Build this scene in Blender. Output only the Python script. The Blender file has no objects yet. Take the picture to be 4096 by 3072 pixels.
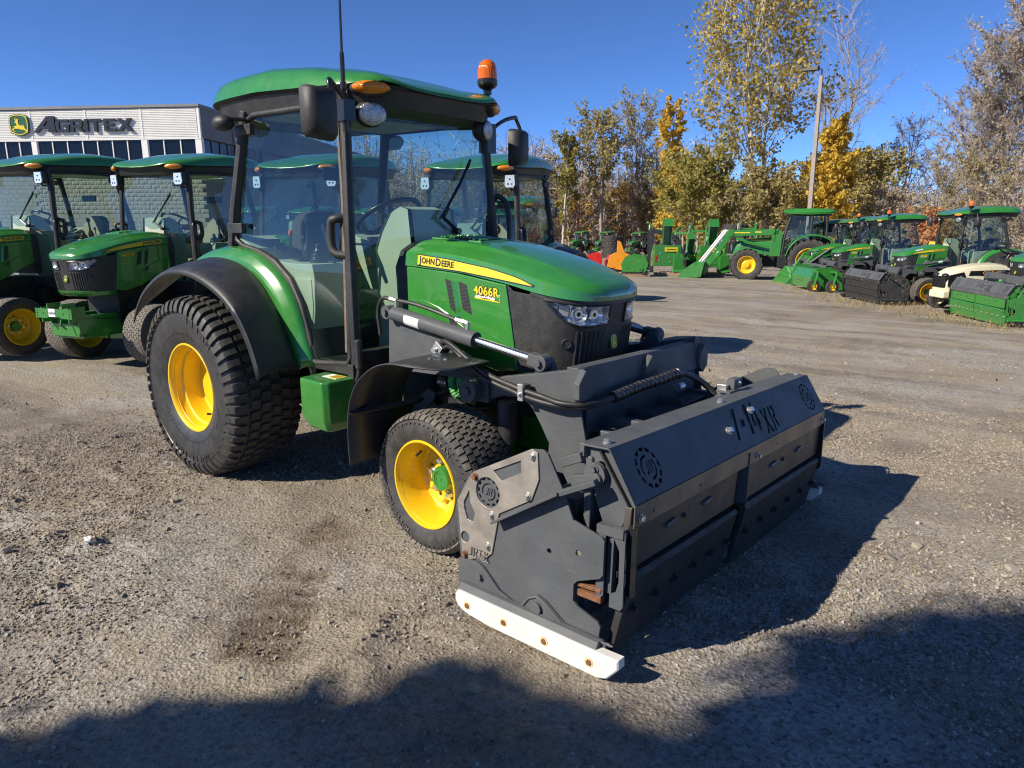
import bpy, math, random
import numpy as np
from mathutils import Matrix, Vector
random.seed(7); rng = np.random.default_rng(7)
sc = bpy.context.scene
COL = sc.collection
PI = math.pi
R = math.radians

# ------------------------------------------------------------------ camera
cam_d = bpy.data.cameras.new('camera'); cam = bpy.data.objects.new('camera', cam_d); COL.objects.link(cam)
cam_d.sensor_width = 36.0; cam_d.lens = 710.87 / 1024 * 36.0
cam_d.clip_start = 0.05; cam_d.clip_end = 3000
YAW, PITCH, ROLL = 2.2560, 0.22310, -0.0030
_f = Vector((math.cos(YAW)*math.cos(PITCH), math.sin(YAW)*math.cos(PITCH), -math.sin(PITCH)))
_r = Vector((math.sin(YAW), -math.cos(YAW), 0)); _u = _r.cross(_f)
_r2 = _r*math.cos(ROLL) + _u*math.sin(ROLL); _u2 = _u*math.cos(ROLL) - _r*math.sin(ROLL)
_m = Matrix((_r2, _u2, -_f)).transposed().to_4x4(); _m.translation = Vector((4.1554, -2.8890, 1.5171))
cam.matrix_world = _m
sc.camera = cam

# ------------------------------------------------------------------ sky, sun, exposure
SUN_DIR = Vector((-0.62, -1.26, 1.0)).normalized()          # towards the sun
SUN_EL = math.asin(SUN_DIR.z); SUN_AZ = math.atan2(SUN_DIR.x, SUN_DIR.y)
W = bpy.data.worlds.new('World'); sc.world = W; W.use_nodes = True
nt = W.node_tree; nt.nodes.clear()
sky = nt.nodes.new('ShaderNodeTexSky'); sky.sky_type = 'NISHITA'; sky.sun_disc = False
sky.sun_elevation = SUN_EL; sky.sun_rotation = SUN_AZ
sky.altitude = 50; sky.air_density = 0.4; sky.dust_density = 0.0; sky.ozone_density = 10.0
bg = nt.nodes.new('ShaderNodeBackground'); bg.inputs['Strength'].default_value = 0.135
wo = nt.nodes.new('ShaderNodeOutputWorld')
nt.links.new(sky.outputs[0], bg.inputs[0]); nt.links.new(bg.outputs[0], wo.inputs[0])
sun_d = bpy.data.lights.new('sun', 'SUN'); sun_d.energy = 5.0; sun_d.angle = R(0.53); sun_d.color = (1.0, 0.92, 0.78)
sun = bpy.data.objects.new('sun', sun_d); COL.objects.link(sun)
sun.rotation_euler = (-SUN_DIR).to_track_quat('-Z', 'Y').to_euler()
vs = sc.view_settings; vs.view_transform = 'Standard'; vs.look = 'None'; vs.gamma = 1.0; vs.use_curve_mapping = False
vs.exposure = 0.55
sc.cycles.max_bounces = 10; sc.cycles.transparent_max_bounces = 24; sc.cycles.caustics_reflective = False; sc.cycles.filter_width = 1.15

def gz(x, y):                                                # the yard falls away gently behind the tractor
    if y < 1: return 0.0
    if y > 120: return -0.028*119
    return -0.028*(y-1)

# ------------------------------------------------------------------ materials
def _n(t, k, **kw):
    n = t.nodes.new(k)
    for a, b in kw.items(): setattr(n, a, b)
    return n
def ramp(t, fac, stops):
    r = _n(t, 'ShaderNodeValToRGB'); t.links.new(fac, r.inputs[0])
    el = r.color_ramp.elements
    while len(el) < len(stops): el.new(0.5)
    for e, (p, c) in zip(el, stops): e.position = p; e.color = (*c, 1) if len(c) == 3 else c
    return r.outputs[0]
def noise(t, vec, scale, detail=4, rough=.55, dist=0):
    n = _n(t, 'ShaderNodeTexNoise'); n.inputs['Scale'].default_value = scale; n.inputs['Detail'].default_value = detail
    n.inputs['Roughness'].default_value = rough; n.inputs['Distortion'].default_value = dist
    t.links.new(vec, n.inputs['Vector']); return n.outputs['Fac']
def mixc(t, fac, a, b, mode='MIX'):
    m = _n(t, 'ShaderNodeMix', data_type='RGBA', blend_type=mode)
    for s, v in ((0, fac), (6, a), (7, b)):
        if isinstance(v, (int, float)): m.inputs[s].default_value = v
        elif isinstance(v, tuple): m.inputs[s].default_value = (*v, 1)
        else: t.links.new(v, m.inputs[s])
    return m.outputs[2]
MATS = {}
def pb(name, col, rough=.5, metal=0., coat=0., var=.12, scale=6., bump=0., bscale=120., dust=0., spec=.5, dustcol=(.23, .2, .165), trans=0, scratch=0.):
    m = bpy.data.materials.new(name); m.use_nodes = True; t = m.node_tree
    b = t.nodes['Principled BSDF']; tc = _n(t, 'ShaderNodeTexCoord'); v = tc.outputs['Object']
    f = noise(t, v, scale, 5)
    lo = tuple(max(0, c*(1-var)) for c in col); hi = tuple(min(1, c*(1+var)) for c in col)
    c = ramp(t, f, [(.3, lo), (.7, hi)])
    rg = ramp(t, noise(t, v, scale*2.7, 6), [(.3, (max(.02, rough*.82),)*3), (.75, (min(1, rough*1.2),)*3)])
    if dust:
        f2 = noise(t, v, scale*1.7, 8, .7)
        mr = ramp(t, f2, [(.42, (0, 0, 0)), (.72, (dust,)*3)])
        c = mixc(t, mr, c, dustcol)
        rg = mixc(t, mr, rg, (.9, .9, .9))
    if scratch:
        mp = _n(t, 'ShaderNodeMapping'); mp.inputs['Scale'].default_value = (4, 4, 60); mp.inputs['Rotation'].default_value = (.3, .5, .2)
        t.links.new(v, mp.inputs[0])
        s = ramp(t, noise(t, mp.outputs[0], 3, 3), [(.62, (0, 0, 0)), (.7, (scratch,)*3)])
        c = mixc(t, s, c, tuple(min(1, x*1.9+.03) for x in col))
    t.links.new(c, b.inputs['Base Color']); t.links.new(rg, b.inputs['Roughness'])
    b.inputs['Metallic'].default_value = metal; b.inputs['Coat Weight'].default_value = coat; b.inputs['Coat Roughness'].default_value = .05
    b.inputs['Specular IOR Level'].default_value = spec
    if bump:
        bn = _n(t, 'ShaderNodeBump'); bn.inputs['Strength'].default_value = bump; bn.inputs['Distance'].default_value = .004
        t.links.new(noise(t, v, bscale, 3), bn.inputs['Height']); t.links.new(bn.outputs[0], b.inputs['Normal'])
    MATS[name] = m; return m
G = pb('green_paint', (.028, .20, .028), .27, coat=.85, var=.07, dust=.10, scratch=.05)
GD = pb('green_paint_worn', (.03, .21, .035), .42, coat=.2, var=.12, dust=.3)
Y = pb('yellow_paint', (.78, .50, .008), .33, coat=.5, var=.06, dust=.07)
YD = pb('yellow_decal', (.78, .55, .02), .4, var=.03)
BK = pb('black_plastic', (.017, .017, .018), .5, var=.2, bump=.25, bscale=420, dust=.14)
BKS = pb('black_satin', (.012, .012, .013), .3, var=.2, dust=.06)
FB = pb('fender_plastic', (.022, .023, .026), .42, var=.15, bump=.25, bscale=500, dust=.1)
GR = pb('grey_steel_paint', (.080, .085, .091), .5, coat=.0, spec=.22, var=.16, scale=4, bump=.12, bscale=60, dust=.22, dustcol=(.17, .16, .145), scratch=.22)
ST = pb('bare_steel', (.42, .375, .32), .42, metal=.65, var=.25, scale=9, bump=.1, bscale=90, dust=.35, dustcol=(.16, .14, .11), scratch=.3)
CH = pb('chrome', (.74, .73, .71), .22, metal=1, var=.04)
ZN = pb('zinc', (.62, .62, .6), .3, metal=.8, var=.12)
RS = pb('rust', (.17, .07, .03), .8, var=.4, scale=40)
RB = pb('rubber', (.032, .031, .03), .62, var=.25, scale=12, bump=.2, bscale=150, dust=.35, dustcol=(.14, .125, .105))
RBF = pb('rubber_scuffed', (.085, .077, .068), .8, var=.35, scale=15, bump=.3, bscale=220, dust=.9, dustcol=(.25, .22, .185))
RBT = pb('rubber_turf_lug', (.12, .108, .092), .8, var=.3, scale=25, bump=.2, bscale=150, dust=.8, dustcol=(.28, .245, .205))
RBS = pb('rubber_side', (.028, .028, .029), .4, var=.22, scale=8, bump=.12, bscale=90, dust=.22, dustcol=(.12, .11, .1))
WP = pb('white_plastic', (.66, .635, .58), .5, var=.08, dust=.3, dustcol=(.42, .37, .29), scale=9)
TN = pb('cab_trim', (.42, .46, .35), .55, var=.06, bump=.15, bscale=300)
TND = pb('cab_trim_dark', (.10, .11, .10), .6, var=.1)
FAB = pb('seat_fabric', (.30, .27, .20), .9, var=.25, scale=90, bump=.4, bscale=400)
FABD = pb('seat_fabric_dark', (.06, .06, .065), .9, var=.25, scale=90)
CR = pb('cream_paint', (.72, .66, .46), .35, coat=.4, var=.05, dust=.1)
RED = pb('red_paint', (.62, .018, .014), .35, coat=.4, var=.08, dust=.08)
ORG = pb('orange_paint', (.75, .28, .012), .38, coat=.3, var=.08, dust=.1)
WD = pb('pallet_wood', (.36, .24, .15), .8, var=.3, scale=20)
WH = pb('white_print', (.8, .8, .78), .5, var=.04, dust=.15)
SIL = pb('silver_led', (.8, .8, .8), .22, metal=.55, var=.06)
DK = pb('engine_dark', (.010, .011, .012), .6, var=.4, scale=20)
CON = pb('pole_concrete', (.30, .26, .22), .85, var=.1, bump=.2)
def emissive_free_amber(name, col):
    m = bpy.data.materials.new(name); m.use_nodes = True; t = m.node_tree; b = t.nodes['Principled BSDF']
    tc = _n(t, 'ShaderNodeTexCoord'); w = _n(t, 'ShaderNodeTexWave'); w.inputs['Scale'].default_value = 55; t.links.new(tc.outputs['Object'], w.inputs[0])
    bn = _n(t, 'ShaderNodeBump'); bn.inputs['Strength'].default_value = .5; bn.inputs['Distance'].default_value = .003
    t.links.new(w.outputs['Fac'], bn.inputs['Height']); t.links.new(bn.outputs[0], b.inputs['Normal'])
    b.inputs['Base Color'].default_value = (*col, 1); b.inputs['Roughness'].default_value = .12
    b.inputs['Transmission Weight'].default_value = .2; b.inputs['Coat Weight'].default_value = .25
    return m
AM = emissive_free_amber('amber_lens', (.95, .27, .004))
AMD = emissive_free_amber('orange_lens', (.90, .17, .004))
RDL = emissive_free_amber('red_lens', (.6, .02, .01))
def glass(name, tint, ior=1.5, rough=0.0, gain=1.0):
    m = bpy.data.materials.new(name); m.use_nodes = True; t = m.node_tree; t.nodes.clear()
    o = _n(t, 'ShaderNodeOutputMaterial'); mx = _n(t, 'ShaderNodeMixShader'); tr = _n(t, 'ShaderNodeBsdfTransparent'); g = _n(t, 'ShaderNodeBsdfGlossy')
    lw = _n(t, 'ShaderNodeLayerWeight'); lw.inputs[0].default_value = .5; pw = _n(t, 'ShaderNodeMath', operation='POWER'); pw.inputs[1].default_value = 5; t.links.new(lw.outputs['Facing'], pw.inputs[0])
    r0 = ((ior-1)/(ior+1))**2; fr = _n(t, 'ShaderNodeMath', operation='MULTIPLY_ADD'); fr.inputs[1].default_value = 1-r0; fr.inputs[2].default_value = r0; t.links.new(pw.outputs[0], fr.inputs[0])
    tr.inputs[0].default_value = (*tint, 1); g.inputs['Roughness'].default_value = rough; g.inputs[0].default_value = (.95, .97, 1, 1)
    mm = _n(t, 'ShaderNodeMath', operation='MULTIPLY'); mm.inputs[1].default_value = gain; mm.use_clamp = True
    t.links.new(fr.outputs[0], mm.inputs[0]); t.links.new(mm.outputs[0], mx.inputs[0]); t.links.new(tr.outputs[0], mx.inputs[1]); t.links.new(g.outputs[0], mx.inputs[2])
    t.links.new(mx.outputs[0], o.inputs[0]); return m
GL = glass('cab_glass', (.67, .78, .75), 1.52, gain=1.1)
LENS = glass('clear_lens', (.93, .95, .96), 1.5, gain=1.2)
WGL = pb('building_glass', (.006, .008, .012), .06, var=.1, spec=.32)
TANS = pb('door_seal_tan', (.22, .17, .13), .8, var=.2, scale=60)

# ------------------------------------------------------------------ mesh helpers
class MB:
    def __init__(s): s.v = []; s.f = []; s.m = []
    def add(s, V, F, mi=0):
        o = len(s.v); s.v.extend([tuple(map(float, p)) for p in V]); s.f.extend([tuple(i+o for i in f) for f in F]); s.m.extend([mi]*len(F)); return s
    def box(s, c, d, rot=None, mi=0):
        x, y, z = d[0]/2, d[1]/2, d[2]/2
        V = [Vector(p) for p in ((-x,-y,-z),(x,-y,-z),(x,y,-z),(-x,y,-z),(-x,-y,z),(x,-y,z),(x,y,z),(-x,y,z))]
        if rot is not None: V = [rot @ p for p in V]
        return s.add([p+Vector(c) for p in V], [(0,3,2,1),(4,5,6,7),(0,1,5,4),(1,2,6,5),(2,3,7,6),(3,0,4,7)], mi)
    def bb(s, a, b, mi=0):
        return s.box([(p+q)/2 for p, q in zip(a, b)], [abs(q-p) for p, q in zip(a, b)], None, mi)
    def beam(s, p0, p1, w, h, up=(0, 0, 1), mi=0):
        p0, p1 = Vector(p0), Vector(p1); d = (p1-p0); L = d.length; d.normalize()
        sd = d.cross(Vector(up));  sd = sd.normalized() if sd.length > 1e-6 else Vector((1, 0, 0)); u = sd.cross(d)
        return s.box((p0+p1)/2, (L, w, h), Matrix((d, sd, u)).transposed(), mi)
    def prism(s, poly, ax, a, b, mi=0):
        def P(q, t): return (t, q[0], q[1]) if ax == 'x' else (q[0], t, q[1]) if ax == 'y' else (q[0], q[1], t)
        n = len(poly); V = [P(q, a) for q in poly]+[P(q, b) for q in poly]
        return s.add(V, [tuple(range(n)), tuple(range(2*n-1, n-1, -1))]+[(i, i+n, (i+1) % n+n, (i+1) % n) for i in range(n)], mi)
    def loft(s, secs, ring=True, caps=True, mi=0):
        n = len(secs[0]); V = [p for q in secs for p in q]; F = []
        for i in range(len(secs)-1):
            for j in range(n if ring else n-1):
                k = (j+1) % n; F.append((i*n+j, i*n+k, (i+1)*n+k, (i+1)*n+j))
        if caps and ring: F.append(tuple(range(n-1, -1, -1))); F.append(tuple((len(secs)-1)*n+j for j in range(n)))
        return s.add(V, F, mi)
    def tube(s, pts, r, n=8, closed=False, caps=True, mi=0, flat=1.0):
        P = [Vector(p) for p in pts]; N = len(P); secs = []; up = None
        for i, p in enumerate(P):
            a = P[i-1] if (i > 0 or closed) else p; b = P[(i+1) % N] if (i < N-1 or closed) else p
            d = (b-a).normalized()
            if up is None: up = Vector((0, 0, 1)) if abs(d.z) < .9 else Vector((1, 0, 0))
            sd = d.cross(up).normalized(); up = sd.cross(d).normalized()
            rr = r[i] if isinstance(r, (list, tuple)) else r
            secs.append([p+sd*(rr*math.cos(2*PI*k/n))+up*(rr*flat*math.sin(2*PI*k/n)) for k in range(n)])
        if closed: secs.append(secs[0])
        return s.loft(secs, True, caps and not closed, mi)
    def cyl(s, p0, p1, r0, r1=None, n=12, caps=True, mi=0):
        return s.tube([p0, p1], [r0, r0 if r1 is None else r1], n, False, caps, mi)
    def lathe(s, prof, c=(0, 0, 0), ax=(0, 1, 0), n=32, mi=0, closed=False):
        ax = Vector(ax).normalized(); c = Vector(c); e1 = ax.cross(Vector((0, 0, 1)) if abs(ax.z) < .9 else Vector((1, 0, 0))).normalized(); e2 = ax.cross(e1)
        secs = [[c+ax*a+(e1*math.cos(2*PI*k/n)+e2*math.sin(2*PI*k/n))*max(r, 1e-4) for k in range(n)] for a, r in prof]
        if closed: secs.append(secs[0])
        return s.loft(secs, True, False, mi)
    def grid(s, rows, mi=0): return s.loft(rows, False, False, mi)
    def ell(s, c, r, rot=None, nu=14, nv=8, mi=0):
        c = Vector(c); secs = []
        for i in range(nv+1):
            th = -PI/2+PI*i/nv; ring = []
            for k in range(nu):
                p = Vector((r[0]*math.cos(th)*math.cos(2*PI*k/nu), r[1]*math.cos(th)*math.sin(2*PI*k/nu), r[2]*math.sin(th)))
                ring.append(c+(rot @ p if rot is not None else p))
            secs.append(ring)
        return s.loft(secs, True, False, mi)
    def hexa(s, p, mi=0): return s.add(p, [(0,3,2,1),(4,5,6,7),(0,1,5,4),(1,2,6,5),(2,3,7,6),(3,0,4,7)], mi)
    def xf(s, M, i0=0):
        s.v[i0:] = [tuple(M @ Vector(p)) for p in s.v[i0:]]; return s
    def mirror(s, i0=0, f0=0):                               # add the copy on the other side (y -> -y)
        n = len(s.v); V = s.v[i0:]; F = s.f[f0:]; M = s.m[f0:]; off = n-i0
        s.v.extend([(x, -y, z) for x, y, z in V]); s.f.extend([tuple(i+off for i in reversed(f)) for f in F]); s.m.extend(M); return s
    def mesh(s, name, mats, angle=35, smooth=True):
        me = bpy.data.meshes.new(name); me.from_pydata(s.v, [], s.f)
        for m in (mats if isinstance(mats, (list, tuple)) else [mats]): me.materials.append(m)
        if any(s.m): me.polygons.foreach_set('material_index', s.m)
        me.validate()
        if smooth:
            me.polygons.foreach_set('use_smooth', [True]*len(me.polygons)); me.set_sharp_from_angle(angle=R(angle))
        me.update(); return me
    def obj(s, name, mats, parent=None, angle=35, bevel=0, solid=0, smooth=True, label=None, seg=2):
        me = s.mesh(name, mats, angle, smooth); o = bpy.data.objects.new(name, me); COL.objects.link(o)
        if parent is not None: o.parent = parent
        if solid: q = o.modifiers.new('thickness', 'SOLIDIFY'); q.thickness = solid; q.offset = 0
        if bevel: q = o.modifiers.new('bevel', 'BEVEL'); q.width = bevel; q.segments = seg; q.limit_method = 'ANGLE'; q.angle_limit = R(40); q.harden_normals = True
        if label: o['label'] = label
        return o
def tag(o, label, cat, group=None):
    o['label'] = label; o['category'] = cat
    if group: o['group'] = group
    return o
def thing(name, label, cat, loc=(0, 0, 0), rz=0., group=None, rot=None):
    o = bpy.data.objects.new(name, None); COL.objects.link(o); o.location = loc; o.rotation_euler = rot if rot else (0, 0, rz)
    o.empty_display_size = .2
    return tag(o, label, cat, group)
def structure(o): o['kind'] = 'structure'; return o
CH_MAP = {}
def children(o):
    return [c for c in bpy.data.objects if c.parent == o]
def index_children():
    CH_MAP.clear()
    for c in bpy.data.objects:
        if c.parent: CH_MAP.setdefault(c.parent.name, []).append(c)
def dup(o, loc=None, rot=None, label=None, group=None, parent=None, skip=()):
    c = o.copy(); COL.objects.link(c)
    if parent is not None: c.parent = parent
    if loc is not None: c.location = loc
    if rot is not None: c.rotation_euler = rot
    if label: c['label'] = label
    if group: c['group'] = group
    for ch in CH_MAP.get(o.name, []):
        if ch.name.split('.')[0] in skip: continue
        dup(ch, parent=c, skip=skip)
    return c
def curve_mesh(loops, depth=.0, bevel=.0):
    cu = bpy.data.curves.new('tmp', 'CURVE'); cu.dimensions = '2D'; cu.fill_mode = 'BOTH'; cu.extrude = max(0, depth/2-bevel); cu.bevel_depth = bevel; cu.bevel_resolution = 0
    for lp in loops:
        sp = cu.splines.new('POLY'); sp.points.add(len(lp)-1); sp.use_cyclic_u = True
        for p, q in zip(sp.points, lp): p.co = (q[0], q[1], 0, 1)
    ob = bpy.data.objects.new('tmp', cu); me = bpy.data.meshes.new_from_object(ob)
    V = [tuple(v.co) for v in me.vertices]; F = [tuple(p.vertices) for p in me.polygons]
    bpy.data.objects.remove(ob); bpy.data.curves.remove(cu); bpy.data.meshes.remove(me); return V, F
_TX = {}
def text_vf(body, size=1., depth=0., bold=0., shear=0., spacing=1., align='CENTER'):
    k = (body, size, depth, bold, shear, spacing, align)
    if k in _TX: return _TX[k]
    cu = bpy.data.curves.new('tmp', 'FONT'); cu.body = body; cu.size = size; cu.extrude = depth/2; cu.offset = bold; cu.shear = shear; cu.space_character = spacing
    cu.align_x = align; cu.align_y = 'CENTER'; cu.resolution_u = 3
    ob = bpy.data.objects.new('tmp', cu); me = bpy.data.meshes.new_from_object(ob)
    V = [tuple(v.co) for v in me.vertices]; F = [tuple(p.vertices) for p in me.polygons]
    bpy.data.objects.remove(ob); bpy.data.curves.remove(cu); bpy.data.meshes.remove(me)
    _TX[k] = (V, F); return V, F
_BM = {}
def bolt_obj(name, parent, c, ax, r, h, mat):
    k = (r, h, mat.name)
    if k not in _BM: m = MB(); bolt(m, (0, 0, 0), (0, 0, 1), r, h); _BM[k] = m.mesh('bolt', [mat])
    o = bpy.data.objects.new(name, _BM[k]); COL.objects.link(o); o.parent = parent
    M = Vector(ax).normalized().to_track_quat('Z', 'Y').to_matrix().to_4x4(); M.translation = Vector(c); o.matrix_local = M; return o
def frame(o, ex, ey):
    ex = Vector(ex).normalized(); ey = Vector(ey); ez = ex.cross(ey).normalized(); ey = ez.cross(ex)
    M = Matrix((ex, ey, ez)).transposed().to_4x4(); M.translation = Vector(o); return M
def put(mb, VF, M, mi=0):
    return mb.add([M @ Vector(p) for p in VF[0]], VF[1], mi)
def arc(cx, cy, r, a0, a1, n): return [(cx+r*math.cos(R(a0+(a1-a0)*i/n)), cy+r*math.sin(R(a0+(a1-a0)*i/n))) for i in range(n+1)]
def resample(P, n):
    P = np.array(P, float); d = np.r_[0, np.cumsum(np.linalg.norm(np.diff(P, axis=0), axis=1))]; t = np.linspace(0, d[-1], n)
    return np.stack([np.interp(t, d, P[:, k]) for k in range(P.shape[1])], -1)
def smoothpath(P, n):
    """Catmull-Rom through P"""
    P = [np.array(p, float) for p in P]; P = [2*P[0]-P[1]]+P+[2*P[-1]-P[-2]]; out = []
    for i in range(1, len(P)-2):
        for k in range(8):
            t = k/8; a, b, c, d = P[i-1:i+3]
            out.append(.5*((2*b)+(-a+c)*t+(2*a-5*b+4*c-d)*t*t+(-a+3*b-3*c+d)*t**3))
    out.append(P[-2]); return resample(out, n)
def bolt(mb, c, ax, r=.012, h=.012, mi=0):
    c = Vector(c); ax = Vector(ax).normalized()
    mb.cyl(c-ax*.001, c+ax*h*.25, r*1.45, n=12, mi=mi); mb.cyl(c+ax*h*.25, c+ax*h, r, n=6, mi=mi)
# the leaping-stag shield that these machines and the sign carry
STAG = [(-.30,-.02),(-.20,.03),(-.12,.02),(-.10,.10),(-.14,.17),(-.20,.19),(-.17,.24),(-.12,.26),(-.17,.33),(-.18,.42),(-.14,.36),(-.11,.30),(-.09,.38),(-.10,.45),(-.06,.38),(-.05,.29),(-.01,.35),(.03,.34),(-.01,.28),(-.02,.22),(.0,.10),(.05,.05),(.14,.04),(.22,.04),(.26,.13),(.25,.04),(.30,-.02),(.29,-.08),(.40,-.20),(.45,-.30),(.36,-.24),(.22,-.16),(.10,-.16),(.0,-.12),(-.10,-.12),(-.22,-.10),(-.32,-.15),(-.24,-.22),(-.19,-.26),(-.27,-.24),(-.38,-.15),(-.30,-.07),(-.20,-.05)]
def shield_loop(w, h, k=0):
    return [(w*(-.42+k), h*(.42-k)), (w*(-.2), h*(.49-k)), (0, h*(.5-k)), (w*.2, h*(.49-k)), (w*(.42-k), h*(.42-k)), (w*(.48-k), h*.2), (w*(.48-k), 0), (w*(.44-k), h*(-.36+k)), (w*.2, h*(-.46+k)), (0, h*(-.5+k)), (w*-.2, h*(-.46+k)), (w*(-.44+k), h*(-.36+k)), (w*(-.48+k), 0), (w*(-.48+k), h*.2)]
def stag_shield(mb, M, w, h, mi=(0, 1)):
    put(mb, curve_mesh([shield_loop(w, h)], .006), M, mi[0])
    put(mb, curve_mesh([shield_loop(w, h, .03), shield_loop(w, h, .065)], .002), M @ Matrix.Translation((0, 0, .004)), mi[1])
    put(mb, curve_mesh([[(x*w*.92, (y-.07)*h*.95) for x, y in STAG]], .002), M @ Matrix.Translation((0, 0, .004)), mi[1])
pb_green_hose = pb('green_hose', (.10, .34, .10), .45)
pb_line = pb('decal_line', (.62, .40, .015), .4)
pb_lamp = pb('lamp_glass', (.42, .43, .43), .16, metal=.6, var=.3, scale=45, bump=.9, bscale=130)
pb_hose = pb('hose_rubber', (.014, .014, .015), .5, var=.2, dust=.12)
pb_guard = pb('spiral_guard', (.020, .020, .021), .28, var=.2)
pb_film = pb('clear_film', (.55, .58, .60), .15, metal=.3)
LENS_D = pb('led_dark', (.03, .03, .035), .1)
def dotted(name, col, hole, scale):
    m = bpy.data.materials.new(name); m.use_nodes = True; t = m.node_tree; b = t.nodes['Principled BSDF']; tc = _n(t, 'ShaderNodeTexCoord')
    v = _n(t, 'ShaderNodeTexVoronoi'); v.inputs['Scale'].default_value = scale; v.inputs['Randomness'].default_value = .15; t.links.new(tc.outputs['Object'], v.inputs['Vector'])
    c = ramp(t, v.outputs['Distance'], [(.30, hole), (.42, col)]); t.links.new(c, b.inputs['Base Color']); b.inputs['Roughness'].default_value = .5
    bn = _n(t, 'ShaderNodeBump'); bn.inputs['Strength'].default_value = .6; bn.inputs['Distance'].default_value = .003
    t.links.new(v.outputs['Distance'], bn.inputs['Height']); t.links.new(bn.outputs[0], b.inputs['Normal']); return m
pb_mesh = dotted('screen_mesh', (.03, .03, .03), (.003, .003, .003), 150)
pb_grille = pb('grille_plastic', (.022, .022, .022), .45, var=.35, scale=14, bump=.5, bscale=260, dust=.25, dustcol=(.10, .095, .085))
pb_refl = pb('lamp_reflector', (.82, .83, .85), .22, metal=.75, var=.08, scale=30)
# ------------------------------------------------------------------ wheels (meshes are built once and shared)
def lug(mb, st, h, ch=.003, mi=0):
    """st: stations (a, r, na, nr, theta, halfwidth in metres) following the tyre's section"""
    secs = []
    for a, r, na, nr, th, hw in st:
        q = []
        for (d, w) in ((-.004, hw), (h, max(hw-ch, .002)), (h, -max(hw-ch, .002)), (-.004, -hw)):
            rr = r+nr*d; t = th+w/rr
            q.append((math.cos(t)*rr, a+na*d, math.sin(t)*rr))
        secs.append(q)
    mb.loft(secs, True, True, mi)
def tyre(name, prof, rows, mats, seg=64):
    mb = MB(); mb.lathe(prof, n=seg, ax=(0, 1, 0), mi=1)
    for r in rows: lug(mb, *r, mi=0)
    return mb
def arc_letters(mb, body, a, rad, size, mid, depth, mi=0, outward=True):
    VFs = []
    n = len(body); step = size*.82/rad
    for i, ch in enumerate(body):
        if ch == ' ': continue
        th = mid-(i-(n-1)/2)*step                             # clockwise as seen from outside (-y)
        rad_dir = Vector((math.cos(th), 0, math.sin(th))); tan = Vector((math.sin(th), 0, -math.cos(th)))
        put(mb, text_vf(ch, size, depth, .012*size), frame(Vector((0, a, 0))+rad_dir*rad, tan, rad_dir), mi)
# outer side of every wheel is -y here (right-hand wheels); left ones are turned half round
def prof_norm(P):
    out = []
    for i, p in enumerate(P):
        a = P[max(0, i-1)]; b = P[min(len(P)-1, i+1)]; t = Vector((b[0]-a[0], b[1]-a[1])).normalized(); out.append((p[0], p[1], t.y*-1, t.x))
    return out
def sect(P, s):
    """point + outward normal at fraction s of the path P"""
    d = [0]
    for i in range(1, len(P)): d.append(d[-1]+math.dist(P[i], P[i-1]))
    L = s*d[-1]
    for i in range(1, len(P)):
        if L <= d[i]+1e-9:
            k = (L-d[i-1])/(d[i]-d[i-1]); a = P[i-1][0]+(P[i][0]-P[i-1][0])*k; r = P[i-1][1]+(P[i][1]-P[i-1][1])*k
            t = Vector((P[i][0]-P[i-1][0], P[i][1]-P[i-1][1])).normalized(); return a, r, -t.y, t.x
    return sect(P, .999)
# rear: broad block tread
RP = [(-.195, .262), (-.205, .275), (-.222, .33), (-.231, .39), (-.232, .44), (-.228, .475), (-.220, .503), (-.205, .522), (-.17, .533), (-.09, .541), (0, .543)]
RP = RP+[(-a, r) for a, r in RP[-2::-1]]
TR = [(-.231, .462), (-.226, .487), (-.213, .515), (-.195, .526), (-.15, .5355), (-.09, .541), (0, .543)]
def T_at(a):                                                  # by axial position on the crown
    r = np.interp(-abs(a), [-.195, -.15, -.09, 0], [.526, .5355, .541, .543]); sl = np.interp(abs(a), [0, .2], [0, .28]); n = Vector((math.copysign(sl, a), 1)).normalized()
    return a, float(r), n.x, n.y
rows = []; N = 52
for i in range(N):
    for sgn in (-1, 1):
        th = 2*PI*(i+(.5 if sgn > 0 else 0))/N; st = []
        for k, (a, r) in enumerate(TR[:5]):
            q = [(-.9, .35), (-.8, .6), (-.45, .9), (-.3, .95), (-.1, 1)][k]; n = Vector(q).normalized()
            st.append((a if sgn < 0 else -a, r, n.x if sgn < 0 else -n.x, n.y, th+.008*k*1.4, (.0235 if i % 2 else .0205)-.0008*abs(k-2)))
        rows.append((st, .0165 if i % 2 else .0145, .004))
        st = [(*T_at(sgn*a), th+.055+t, .0215) for a, t in ((.128, 0), (.10, .014), (.072, .014))]; rows.append((st, .014, .004))
        st = [(*T_at(sgn*a), th+.01+t, .0205) for a, t in ((.062, 0), (.035, .014), (.006, .014))]; rows.append((st, .013, .004))
mb = tyre('tyre', RP, rows, None)
arc_letters(mb, 'TITAN', -.2325, .437, .076, R(60), .008, 0); arc_letters(mb, 'MULTI-TRAC', -.2325, .437, .056, R(-92), .008, 0)
arc_letters(mb, '44X18-20', -.229, .37, .022, R(-20), .003, 1)
for k in range(3): mb.lathe([(-.2315, .452+.004*k), (-.2335, .454+.004*k), (-.2315, .456+.004*k)], n=64, mi=1)
for i in range(72):                                           # little moulding vents round the side wall
    t = 2*PI*i/72; mb.box((math.cos(t)*.335, -.2235, math.sin(t)*.335), (.012, .003, .003), Matrix.Rotation(-t, 3, 'Y'), 1)
ME_RT = mb.mesh('tyre', [RB, RBS], 24)
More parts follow.
